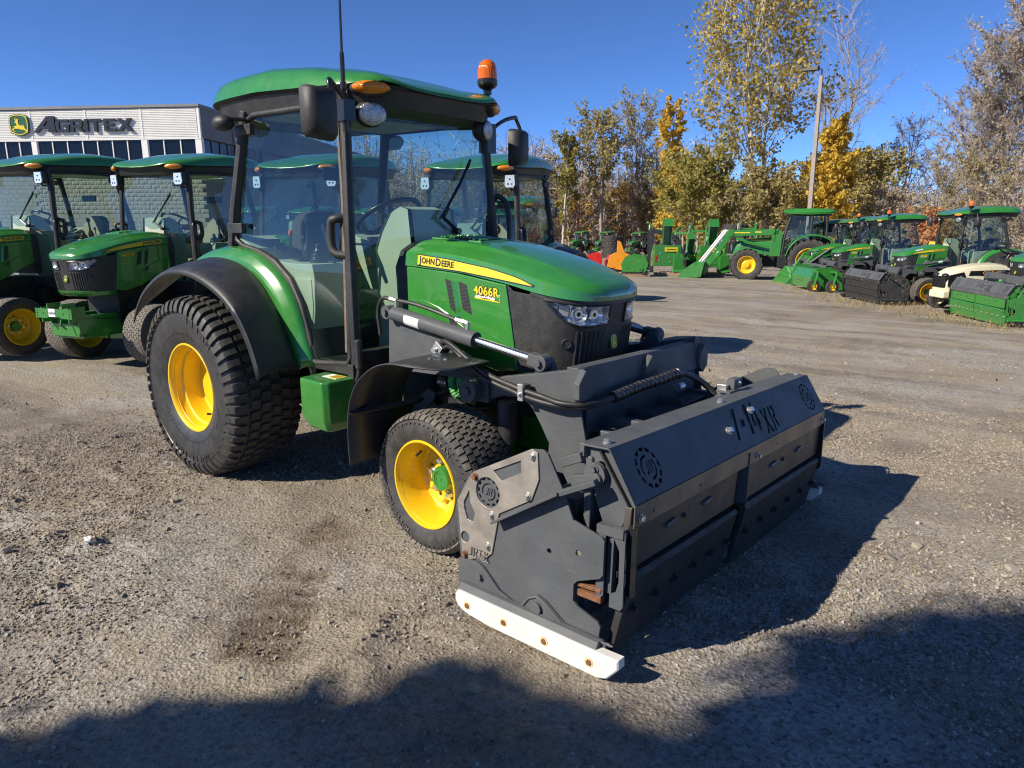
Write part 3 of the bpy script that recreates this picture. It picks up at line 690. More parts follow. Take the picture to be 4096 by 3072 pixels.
    m = MB(); m.box((.86, -.40, 1.46), (.03, .14, .11), Matrix.Rotation(-.4, 3, 'Y')); m.cyl((.84, -.40, 1.30), (.86, -.40, 1.42), .012); m.obj('control_display', [BKS], t, bevel=.006)
    # fenders
    I = [(-.30, 1.285), (-.10, 1.355), (.146, 1.385), (.36, 1.365), (.54, 1.30), (.68, 1.20), (.775, 1.06), (.845, .90), (.905, .748)]
    O = [(-.42, 1.18), (-.2, 1.28), (.04, 1.315), (.29, 1.290), (.48, 1.215), (.635, 1.075), (.735, .92), (.835, .735)]
    Lp = [(-.545, .93), (-.476, 1.017), (-.34, 1.128), (-.079, 1.239), (.193, 1.254), (.446, 1.196), (.643, 1.095), (.767, .955), (.833, .827), (.862, .735)]
    I, O, Lp = smoothpath(I, 30), smoothpath(O, 30), smoothpath(Lp, 30)
    for s in (-1, 1):
        m = MB(); m.grid([[(p[0], s*.600, p[1]), ((p[0]*.6+q[0]*.4), s*.628, (p[1]*.6+q[1]*.4)+.008), (p[0]*.3+q[0]*.7, s*.648, p[1]*.3+q[1]*.7+.008), (q[0], s*.668, q[1])] for p, q in zip(I, O)]); 
        fn = m.obj('rear_fender', [G], t, angle=60, solid=.006)
        m = MB(); m.grid([[(q[0]*1.0, s*.664, q[1]-.004), (q[0], s*.667, q[1]+.004), (q[0]*.8+l[0]*.2, s*.72, q[1]*.8+l[1]*.2+.010), (q[0]*.5+l[0]*.5, s*.80, q[1]*.5+l[1]*.5+.016), (q[0]*.2+l[0]*.8, s*.885, q[1]*.2+l[1]*.8+.012), (l[0], s*.925, l[1]+.002), (l[0]-(l[0]-.0)*.02, s*.932, l[1]-.022)] for q, l in zip(O, Lp)])
        m.obj('fender_flare', [FB], fn, angle=70, solid=.008)
        m = MB(); m.grid([[(p[0], s*.603, p[1]), (p[0]*.93, s*.59, p[1]-.10)] for p in I]); m.obj('fender_liner', [BK], fn, solid=.004)
        m = MB(); m.grid([[(p[0], s*.60, p[1]-.004), (p[0], s*.30, p[1]-.004)] for p in I]); m.obj('wheel_arch', [BK], fn, solid=.01)
    # inside the cab
    m = MB()
    for s in (-1, 1):
        pr = [(.06, 1.41), (.12, 1.445), (.44, 1.325), (.62, 1.30), (.85, 1.30), (.865, 1.24), (.855, 1.05), (.80, .80), (.55, .80), (.06, 1.20)]
        m.prism(pr if s > 0 else pr[::-1], 'y', s*.555, s*.31, 0)
        m.bb((.47, s*.34, 1.30), (.60, s*.46, 1.322), 1); m.lathe([(0, .05), (.02, .052), (.03, .042), (.045, .045), (.06, .03), (.075, .02), (.10, .018), (.11, .0)], (.73, s*.42, 1.30), (0, 0, 1), 14, 1)
        m.cyl((.50, s*.36, 1.32), (.51, s*.36, 1.42), .006, mi=1); m.ell((.51, s*.36, 1.43), (.016, .016, .02), None, 8, 6, 1)
        m.cyl((.40, s*.38, 1.35), (.41, s*.38, 1.45), .006, mi=1); m.ell((.41, s*.38, 1.46), (.016, .016, .02), None, 8, 6, 2)
    sc_ = m.obj('side_console', [TN, BKS, AMD], t, bevel=.015)
    for s in (-1, 1):
        m = MB(); pr = [(.50, 1.22), (.84, 1.22), (.845, 1.06), (.80, .86), (.60, .86)]; m.prism(pr if s > 0 else pr[::-1], 'y', s*.560, s*.553); m.obj('console_panel', [TN], sc_, bevel=.004)
        for k in range(4): m = MB(); m.bb((.22+k*.05, s*.35, 1.40-k*.021), (.255+k*.05, s*.45, 1.425-k*.021)); m.obj('switch', [BKS], sc_, bevel=.004)
        m = MB(); m.lathe([(0, .03), (.03, .035), (.06, .03), (.10, .012), (.19, .011), (.20, .024), (.24, .022), (.25, 0)], (.60, s*.40, 1.32), (.1, 0, 1), 12); m.obj('joystick', [BKS], sc_)
    m = MB(); m.bb((.30, -.30, .797), (1.10, .30, .806)); m.obj('floor_mat', [BK], t)
    for y in (-.14, .02, .16): m = MB(); m.box((1.02, y, .90), (.02, .07, .09), Matrix.Rotation(-.5, 3, 'Y')); m.tube([(1.03, y, .9), (1.12, y, 1.05)], .008, 6); m.obj('pedal', [BKS], t)
    m = MB()
    m.loft([[(x, y*w, z) for y in (-1, -.8, 0, .8, 1)] for x, z, w in ((.93, .80, .17), (.945, 1.15, .18), (.95, 1.38, .19), (1.00, 1.475, .19), (1.08, 1.575, .185), (1.16, 1.605, .17), (1.215, 1.59, .15), (1.235, 1.4, .15), (1.215, .85, .2))], False, False, 0)
    for s in (-1, 1): m.add([(x, s*.18, z) for x, z in ((.93, .80), (.945, 1.15), (.95, 1.38), (1.0, 1.475), (1.08, 1.575), (1.16, 1.605), (1.215, 1.59), (1.235, 1.4), (1.215, .85))], [tuple(range(9))], 0)
    m.obj('dashboard', [TN], t, angle=45)
    m = MB(); cc = Vector((.86, 0, 1.555)); ax = Vector((-.5, 0, .87)).normalized(); e2 = ax.cross(Vector((0, 1, 0)))
    m.tube([cc+Vector((0, 1, 0))*(.19*math.cos(a))+e2*(.19*math.sin(a)) for a in np.linspace(0, 2*PI, 33)[:-1]], .015, 8, closed=True)
    for a in (PI/2, PI/2+2.1, PI/2-2.1): m.tube([cc-ax*.03, cc+Vector((0, 1, 0))*(.18*math.cos(a))+e2*(.18*math.sin(a))], .010, 6)
    m.cyl(cc-ax*.22, cc-ax*.02, .035, .03); m.obj('steering_wheel', [BKS], t, angle=60)
    m = MB()
    m.loft([[(x+dx, y*w, z) for y, dx in ((-1, .03), (-.85, 0), (0, -.01), (.85, 0), (1, .03), (.85, .09), (0, .10), (-.85, .09))] for x, z, w in ((.28, 1.08, .20), (.22, 1.25, .245), (.17, 1.42, .24), (.13, 1.52, .20), (.12, 1.575, .14), (.13, 1.595, .08))], True, True, 0 if not A else 1)
    st = m.obj('seat', [FAB, FABD], t, bevel=.02)
    m = MB(); m.loft([[(x, y*w, z) for x, z, w in ((.26, 1.0, .22), (.72, 1.0, .23), (.78, 1.05, .22), (.72, 1.10, .23), (.3, 1.09, .22))] for y in (-1, -.7, 0, .7, 1)], True, True); m.obj('seat_cushion', [FABD if A else FAB], st, bevel=.02)
    m = MB(); m.bb((.30, -.2, .8), (.66, .2, 1.0)); m.obj('seat_base', [BK], st)
    if not A:
        for s in (-1, 1):
            m = MB(); m.tube(smoothpath([(.20, s*.27, 1.2), (.22, s*.285, 1.28), (.30, s*.285, 1.305), (.55, s*.285, 1.30)], 14), .022, 8); m.obj('armrest', [BK], st)
    # grab rail beside the windscreen
    for s in ((1,) if A else (-1, 1)):
        m = MB()
        if A: m.tube(smoothpath([(1.165, s*.57, 1.675), (1.20, s*.61, 1.675), (1.24, s*.63, 1.63), (1.262, s*.63, 1.52), (1.27, s*.62, 1.38)], 18), .016, 8); m.bb((1.12, s*.54, 1.64), (1.19, s*.60, 1.72))
        else: m.tube(smoothpath([(1.205, s*.575, 1.53), (1.225, s*.61, 1.525), (1.235, s*.62, 1.49), (1.24, s*.62, 1.12), (1.235, s*.605, 1.09), (1.215, s*.58, 1.085)], 20), .013, 8)
        m.obj('grab_rail', [BKS], t, angle=60)
    # green side box below the door
    m = MB(); m.loft([[(x, y, z) for x, y in ((.99, -.60), (1.0, -.785), (1.205, -.80), (1.235, -.77), (1.24, -.60))] for z in (.735, .70, .53)]+[[(x, y, .465) for x, y in ((1.01, -.60), (1.03, -.76), (1.19, -.77), (1.21, -.75), (1.215, -.60))]]); bxo = m.obj('side_box', [G], t, bevel=.012)
    m = MB(); q = [(1.08, -.70), (1.20, -.70), (1.20, -.63), (1.08, -.63)]; m.prism(q, 'z', .7355, .737, 0); m.prism([(1.125, -.699), (1.199, -.699), (1.199, -.631), (1.125, -.631)], 'z', .737, .7378, 1)
    for k in range(5): m.bb((1.13, -.69+k*.011, .7378), (1.19, -.685+k*.011, .7382), 2)
    m.obj('warning_sticker', [WH, YD, BKS], bxo)
    if not A:
        m = MB()                                              # front hitch bracket
        put(m, curve_mesh([[(-.27, -.05), (-.27, .05), (.27, .05), (.27, -.05), (.1, -.05), (.09, -.035), (-.09, -.035), (-.1, -.05)]]+[arc(x, z, .008, 0, 360, 9)[:-1] for x in (-.24, .24) for z in (-.03, 0, .03)]+[arc(x, 0, .008, 0, 360, 9)[:-1] for x in (-.15, .15)], .016), frame((2.60, 0, .62), (0, 1, 0), (0, 0, 1)))
        for s in (-1, 1):
            m.bb((2.40, s*.19, .52), (2.595, s*.205, .68)); m.prism([(1.95, .36), (2.5, .40), (2.5, .56), (1.95, .50)][::-s], 'y', s*.20, s*.215); m.bb((2.44, s*.10, .67), (2.59, s*.115, .72))
        m.bb((2.40, -.2, .37), (2.5, .2, .5)); m.tube([(2.56, .05, .57), (2.59, .06, .50), (2.56, .10, .45)], .012, 6)
        br = m.obj('hitch_bracket', [G], t, bevel=.003)
        m = MB(); put(m, curve_mesh([[(-.05, -.042), (.05, -.042), (.05, .042), (-.05, .042)]], .002), frame((2.610, -.02, .628), (0, 1, 0), (0, 0, 1)), 0)
        put(m, text_vf('220054', .032, .001, .0006, .15), frame((2.6116, -.02, .622), (0, 1, 0), (0, 0, 1)), 1); m.obj('stock_sticker', [WH, BKS], br)
        return t
    # ------- style A: aerial, beacon, mirrors, implement carrier
    m = MB(); m.tube([(1.235, -.585, 2.10), (1.255, -.60, 2.16), (1.258, -.602, 2.30)], .011, 8); m.tube([(1.258, -.602, 2.30), (1.262, -.60, 2.62), (1.272, -.595, 3.15)], [.007, .005, .003], 6); m.cyl((1.255, -.60, 2.14), (1.256, -.601, 2.17), .016); m.obj('aerial', [BKS], t)
    b = Vector((1.10, .62, 0))
    m = MB(); m.cyl(b+Vector((.004, 0, 2.185)), b+Vector((0, 0, 2.30)), .014, n=10); m.cyl(b+Vector((0, 0, 2.285)), b+Vector((0, 0, 2.305)), .026); m.box(b+Vector((.02, -.03, 2.29)), (.012, .05, .02)); m.tube(smoothpath([(1.10, .62, 2.19), (1.12, .60, 2.16), (1.14, .56, 2.165), (1.15, .53, 2.12)], 10), .009, 6)
    m.lathe([(0, .022), (.01, .03), (.018, .048), (.03, .058), (.045, .062), (.062, .0615), (.066, .055)], b+Vector((0, 0, 2.305)), (0, 0, 1), 24)
    bo = m.obj('beacon_base', [BKS], t, angle=50)
    m = MB(); m.lathe([(.066, .0585), (.09, .0588), (.13, .056), (.155, .048), (.172, .032), (.180, .014), (.182, 0)], b+Vector((0, 0, 2.305)), (0, 0, 1), 28); m.obj('beacon_lens', [AMD], bo, angle=60)
    m = MB(); m.cyl(b+Vector((0, 0, 2.36)), b+Vector((0, 0, 2.43)), .03, .02); m.ell(b+Vector((0, 0, 2.44)), (.02, .02, .025), None, 10, 6); m.obj('bulb', [CH], bo)
    for s, c, ang in ((-1, Vector((1.29, -.772, 2.01)), R(-8)), (1, Vector((1.09, .925, 1.995)), R(14))):
        hw_, hh = .080, .118; sh = []
        for dx, k, kk in ((-.03, 1.0, 1.0), (.0, 1.0, 1.0), (.03, .93, .95), (.055, .72, .80), (.06, .3, .4)):
            sh.append([Vector((dx, yy*hw_*k*s, zz*hh*kk+(.0 if zz > 0 else .012*(yy > 0)))) for yy, zz in ((-1, -.8), (-.8, -1), (.75, -1), (1, -.82), (1, .86), (.8, 1), (-.75, .97), (-1, .80))])
        Mz = Matrix.Rotation(ang, 3, 'Z')
        m = MB(); m.loft([[c+Mz @ p for p in q] for q in sh]); mo = m.obj('mirror', [BK], t, angle=45)
        m = MB(); m.loft([[c+Mz @ (Vector((-.031, p.y*.92, p.z*.92))) for p in sh[0]], [c+Mz @ (Vector((-.032, p.y*.9, p.z*.9))) for p in sh[0]]]); m.obj('mirror_glass', [CH], mo)
        m = MB()
        if s < 0: m.tube(smoothpath([(1.215, -.565, 1.97), (1.235, -.585, 2.09), (1.262, -.65, 2.14), (1.286, -.705, 2.165), (1.296, -.712, 2.14), (1.298, -.71, 2.02), (1.30, -.715, 1.99)], 26), .012, 8); m.cyl((1.298, -.71, 1.985), (1.298, -.71, 2.025), .017); m.cyl((1.215, -.565, 1.95), (1.222, -.57, 2.02), .017); m.bb((1.17, -.60, 2.0), (1.25, -.53, 2.1))
        else: m.tube(smoothpath([(1.17, .57, 2.07), (1.16, .70, 2.135), (1.12, .86, 2.175), (1.095, .905, 2.17), (1.115, .93, 2.09), (1.12, .93, 2.0)], 26), .012, 8); m.bb((1.13, .50, 1.93), (1.20, .58, 2.10))
        m.obj('mirror_arm', [BKS], mo, angle=60)
    ca = None                                                 # carrier: uprights, arms, cross bar
    for s in (-1, 1):
        m = MB()
        up = [(1.37, .80), (1.385, 1.06), (1.40, 1.11), (1.44, 1.115), (1.47, 1.06), (1.50, 1.02), (1.76, .972), (1.93, .915), (2.02, .855), (2.06, .80), (2.06, .74), (2.0, .72), (1.95, .80), (1.40, .78)]
        m.prism(up if s > 0 else up[::-1], 'y', s*.475, s*.490)
        m.cyl((2.02, s*.47, .775), (2.02, s*.60, .775), .052, n=18); m.cyl((2.02, s*.60, .775), (2.02, s*.612, .775), .022, n=8)
        m.bb((1.95, s*.53, .72), (2.10, s*.545, .83)); m.bb((1.4, s*.25, .60), (1.46, s*.48, .80)); m.cyl((2.14, s*.46, .52), (2.14, s*.46, .72), .045, n=14, mi=1)
        m.bb((1.42, s*.47, 1.05), (1.45, s*.53, 1.11))
        q = [(1.56, .32), (1.58, .56), (1.64, .68), (1.72, .735), (1.77, .72), (1.76, .69), (1.70, .62), (1.67, .5), (1.665, .34), (1.60, .30)]
        m.prism(q if s > 0 else q[::-1], 'y', s*.545, s*.555)
        o_ = m.obj('carrier_frame', [GR, BK], t, bevel=.004); ca = ca or o_
    m = MB()
    for s in (-1, 1):
        m.hexa([(2.14, s*.505, .768), (2.60, s*.50, .800), (2.60, s*.555, .800), (2.14, s*.552, .768), (2.14, s*.505, .846), (2.60, s*.50, .943), (2.60, s*.555, .943), (2.14, s*.552, .846)])
        q = [(2.29, .782), (2.60, .795), (2.635, .64), (2.645, .46), (2.55, .44), (2.49, .53), (2.40, .68), (2.355, .745)]; m.prism(q if s > 0 else q[::-1], 'y', s*.540, s*.553)
        m.prism([(2.05, .72), (2.18, .765), (2.18, .83), (2.05, .83)][::-s], 'y', s*.515, s*.527)
    m.hexa([(2.555, -.555, .80), (2.615, -.555, .80), (2.615, .58, .775), (2.555, .58, .775), (2.535, -.555, .945), (2.592, -.555, .945), (2.592, .58, .915), (2.535, .58, .915)])
    for y, z0, w in ((-.55, .945, .05), (0.0, .925, .06), (.56, .905, .05)):
        m.loft([[(2.600-.02*(k == 3), y+dy*w, z0-.075+dz*.078) for dy, dz in ((0, 1), (1, .3), (1, -.55), (0, -1), (-1, -.55), (-1, .3))] for k in range(1)]+[[(2.628, y+dy*w*.96, z0-.078+dz*.074) for dy, dz in ((0, 1), (1, .3), (1, -.55), (0, -1), (-1, -.55), (-1, .3))]])
    for s in (-1, 1): m.lathe([(-.02, .05), (.02, .05)], (2.36, s*.47, .90), (0, 1, 0), 16); m.prism([(2.30, .83), (2.335, .93), (2.36, .955), (2.40, .95), (2.42, .91), (2.43, .84)][::-s], 'y', s*.455, s*.485)
    ar = m.obj('lift_arm', [GR], ca, bevel=.004)
    m = MB(); m.hexa([(2.40, -.50, .46), (2.60, -.50, .46), (2.60, .52, .44), (2.40, .52, .44), (2.42, -.50, .78), (2.60, -.50, .79), (2.60, .52, .77), (2.42, .52, .76)]); m.bb((2.60, -.46, .66), (2.71, .46, .668)); m.bb((2.60, -.42, .50), (2.66, -.36, .66)); m.bb((2.60, .36, .5), (2.66, .42, .66))
    m.bb((2.60, -.15, .5), (2.72, -.13, .7)); m.bb((2.60, .13, .5), (2.72, .15, .7)); m.cyl((2.66, .20, .74), (2.66, .25, .74), .022, mi=1); m.obj('hitch_box', [GR, ZN], ca, bevel=.004)
    for s in (-1, 1):                                         # lift rams
        p0, p1 = Vector((1.425, s*.515, 1.082)), Vector((2.375, s*.500, .935)); d = (p1-p0).normalized()
        m = MB(); m.cyl(p0+d*.03, p0+d*.575, .0365, n=20); m.cyl(p0+d*.43, p0+d*.578, .0385, n=20); m.cyl(p0+d*.572, p0+d*.582, .03, n=16)
        m.cyl(p0-Vector((0, .03, 0)), p0+Vector((0, .03, 0)), .034, n=16); m.cyl(p0+Vector((0, s*.03, 0)), p0+Vector((0, s*.045, 0)), .015, n=10)
        ram = m.obj('lift_ram', [GR], ca, angle=40)
        m = MB(); m.cyl(p0+d*.57, p1-d*.02, .020, n=18); m.obj('ram_rod', [CH], ram)
        m = MB(); m.cyl(p1-Vector((0, .032, 0)), p1+Vector((0, .032, 0)), .036, n=18); m.beam(p1-d*.07, p1, .05, .055); m.cyl(p1+Vector((0, s*.032, 0)), p1+Vector((0, s*.048, 0)), .016, n=10); m.obj('rod_eye', [GR], ram, bevel=.004)
        m = MB(); up = d.cross(Vector((0, 1, 0))); up = up if up.z > 0 else -up
        for q in (.04, .52):
            m = MB(); c = p0+d*q+up*.036; m.cyl(c, c+up*.035, .011, n=8); m.cyl(c+up*.03, c+up*.03-d*.075 if q > .3 else c+up*.03-d*.05, .011, n=6); m.cyl(c+up*.03-d*.02, c+up*.03-d*.04, .0135, n=6); m.obj('fitting', [ZN], ram)
        m = MB(); a = p0+d*.445+up*.066; b0 = p0+d*.0+up*.066
        m.tube(smoothpath([a, a-d*.16+up*.01, b0+d*.16+up*.012, b0+d*.06+up*.004], 16), .0105, 8); m.tube(smoothpath([b0+up*.0, b0-d*.06-up*.01, b0-d*.09-up*.08, b0-d*.06-up*.2], 12), .0105, 8); m.obj('ram_hose', [pb_hose], ram)
        m = MB(); 
        dd = d; sd = Vector((0, s, 0)); rows2 = [[p0+d*(.135+.10*i)+(sd*math.cos(a)+up*math.sin(a))*.0374 for a in np.linspace(-.9, .55, 8)] for i in range(2)]; m.grid(rows2); m.obj('ram_label', [WH], ram)
    # hoses to the implement, with a spiral guard
    m = MB(); hp = []
    for k in range(2):
        o = .022*k
        P = smoothpath([(1.80, -.535, .905-o*.2), (1.815+o, -.555, .955-o), (1.86+o, -.575, .985-o), (1.93+o*.5, -.59, .972-o*.8), (2.05, -.60-.004*k, .915-o), (2.16, -.605, .868-o), (2.28, -.605, .842-o), (2.345, -.605, .830-o*1.1), (2.46, -.605, .815-o), (2.55, -.61+.01*k, .805-o*.6), (2.635, -.565+.006*k, .805-o*.6), (2.668, -.45, .812-o*.3), (2.672, -.30, .815), (2.675, -.15, .815+.01*k), (2.69, -.02, .83-.01*k), (2.70, .10+.01*k, .835-o*.5), (2.715, .22+.02*k, .80), (2.76, .30+.016*k, .745), (2.80, .315+.016*k, .70)], 110)
        hp.append(P); m.tube(P, .0125, 8)
    ho = m.obj('hydraulic_hose', [pb_hose], t, angle=60)
    m = MB(); c = [(hp[0][i]+hp[1][i])/2 for i in range(110)]
    seg = resample(np.array(c[62:94]), 240); ra = []
    for i in range(len(seg)): ra.append(.0225+(.0022 if (i % 15) > 1 else -.004)+.001*math.sin(i*.7))
    m.tube([Vector(p) for p in seg], ra, 12); m.obj('hose_guard', [pb_guard], ho, angle=50)
    m = MB()
    m.box((1.818, -.575, .942), (.052, .022, .062), Matrix.Rotation(R(38), 3, 'Y'), 0); m.box((2.348, -.618, .822), (.028, .016, .072), None, 0); bolt(m, (2.348, -.626, .815), (0, -1, 0), .008, .012, 0); bolt(m, (1.818, -.588, .942), (0, -1, 0), .008, .012, 0)
    m.box((1.826, -.55, .935), (.05, .03, .055), Matrix.Rotation(R(38), 3, 'Y'), 1); m.box((2.348, -.59, .822), (.03, .04, .06), None, 1)
    m.obj('hose_clamp', [ZN, BK], ho, bevel=.003)
    # thin front fenders
    for s in (-1, 1):
        pr = smoothpath([(1.545, .40), (1.540, .52), (1.556, .68), (1.620, .805), (1.735, .893), (1.846, .925), (1.967, .928), (2.07, .922), (2.135, .918)], 30)
        m = MB(); rows3 = []
        for i, p in enumerate(pr):
            k = max(0, (i-23)/6); y0 = .905-.10*k*k*(1 if i > 23 else 0)
            rows3.append([(p[0], s*y0, p[1]), (p[0], s*.80, p[1]+.001), (p[0], s*.70, p[1]+.002), (p[0], s*.57, p[1]+.002)])
        m.grid(rows3); f = m.obj('front_fender', [FB], t, angle=60, solid=.006)
        m = MB(); m.tube([(1.548, s*.90, .655), (1.60, s*.72, .66), (1.66, s*.55, .668)], .014, 4); m.tube([(1.66, s*.56, .67), (1.80, s*.5, .72)], .013, 4); m.obj('fender_stay', [BK], f)
        for bx, by in ((1.93, .74), (1.99, .70)): bolt_obj('fender_bolt', f, (bx, s*by, .931), (0, 0, 1), .008, .008, ZN)
    m = MB(); put(m, text_vf('24116', .026, .001, .0005, .1), frame((1.62, -.3615, .72), (1, 0, 0), (0, 0, 1))); m.obj('chalk_number', [WH], t)
    m = MB(); m.grid([[(x, y, hood_z(x, y/HW)+.004+.003*math.sin(i*2.3+j)) for j, y in enumerate((.255, .285, .30, .312))] for i, x in enumerate(np.linspace(1.93, 2.10, 7))]); m.obj('tape_strip', [pb_film], hood, label='loose strip of clear plastic film on the bonnet shoulder')
    return t
# ------------------------------------------------------------------ snow pusher carried in front of a tractor
def gear_loops(cx, cy, r):
    L = []
    for k in range(12):
        a = 30*k; o = arc(cx, cy, r, a-11.5, a+11.5, 6); ip = arc(cx+r*math.cos(R(a)), cy+r*math.sin(R(a)), r*.205, a+95, a+265, 8); L.append(o+ip)
    for a0, a1 in ((75, 205), (265, 395)): L.append(arc(cx, cy, r*.63, a0, a1, 12)+arc(cx, cy, r*.50, a1, a0, 12))
    k = r*.72
    J = [(-.08, .42), (.04, .42), (-.08, -.28), (-.18, -.40), (-.42, -.40), (-.40, -.26), (-.25, -.26), (-.20, -.20)]
    R1 = [(.13, .42), (.24, .42), (.12, -.40), (.01, -.40)]; R2 = [(.29, .42), (.50, .42), (.56, .30), (.52, .08), (.42, .0), (.46, -.40), (.34, -.40), (.27, .04), (.30, .12), (.40, .14), (.42, .28), (.29, .28)]
    for P in (J, R1, R2): L.append([(cx+x*k, cy+y*k) for x, y in P])
    return L
def stencil(txt, x, y, h, sh=.22):
    S = {'7': [[(0, 1), (.62, 1), (.62, .86), (.40, 0), (.22, 0), (.40, .74), (0, .74)]], '-': [[(0, .34), (.34, .34), (.34, .56), (0, .56)]], '1': [[(.12, 1), (.34, 1), (.34, 0), (.14, 0), (.14, .70), (0, .66), (0, .78)]],
         '4': [[(.22, 1), (.36, 1), (.16, .36), (.30, .36), (.30, .20), (0, .20), (0, .38)], [(.36, .72), (.52, .72), (.52, .36), (.60, .36), (.60, .20), (.52, .20), (.52, 0), (.36, 0)]],
         '6': [[(.1, 1), (.5, 1), (.5, .8), (.22, .8), (.22, .2), (.34, .2), (.34, .48), (.5, .48), (.5, .1), (.4, 0), (.1, 0), (0, .1), (0, .9)]], '2': [[(0, 1), (.5, 1), (.5, .55), (.2, .2), (.5, .2), (.5, 0), (0, 0), (0, .25), (.3, .6), (.3, .82), (0, .82)]],
         'X': [[(0, 1), (.2, 1), (.31, .66), (.44, 1), (.62, 1), (.42, .5), (.66, 0), (.44, 0), (.32, .34), (.18, 0), (-.02, 0), (.21, .5)]], 'R': [[(0, 1), (.18, 1), (.18, 0), (0, 0)], [(.25, 1), (.55, 1), (.6, .8), (.55, .55), (.42, .5), (.6, 0), (.42, 0), (.25, .5), (.3, .62), (.42, .66), (.42, .84), (.25, .84)]],
         'J': [[(.22, 1), (.42, 1), (.42, .14), (.32, 0), (0, 0), (0, .2), (.22, .2)]], 'T': [[(0, 1), (.5, 1), (.5, .82), (.34, .82), (.34, 0), (.16, 0), (.16, .82), (0, .82)]]}
    out = []
    for ch in txt:
        if ch == ' ': x += .3*h; continue
        w = 0
        for lp in S[ch]: out.append([(x+(px+py*sh)*h, y+py*h) for px, py in lp]); w = max(w, max(p[0] for p in lp))
        x += (w+.12)*h
    return out
SIDE = [(-.627, .384), (-.581, .483), (-.547, .535), (-.257, .692), (-.203, .701), (-.180, .690), (-.106, .570), (-.062, .478), (.057, .448), (.067, .438), (.068, .318), (.055, .300), (-.035, .262), (-.050, .245), (-.050, .182), (-.030, .166), (.055, .138), (.066, .125), (.060, .06), (-.60, .05), (-.595, .168)]
PLATE = [(-.612, .412), (-.555, .510), (-.526, .549), (-.245, .696), (-.221, .687), (-.212, .591), (-.242, .508), (-.395, .415), (-.428, .245), (-.436, .236), (-.572, .172), (-.580, .18), (-.597, .303)]
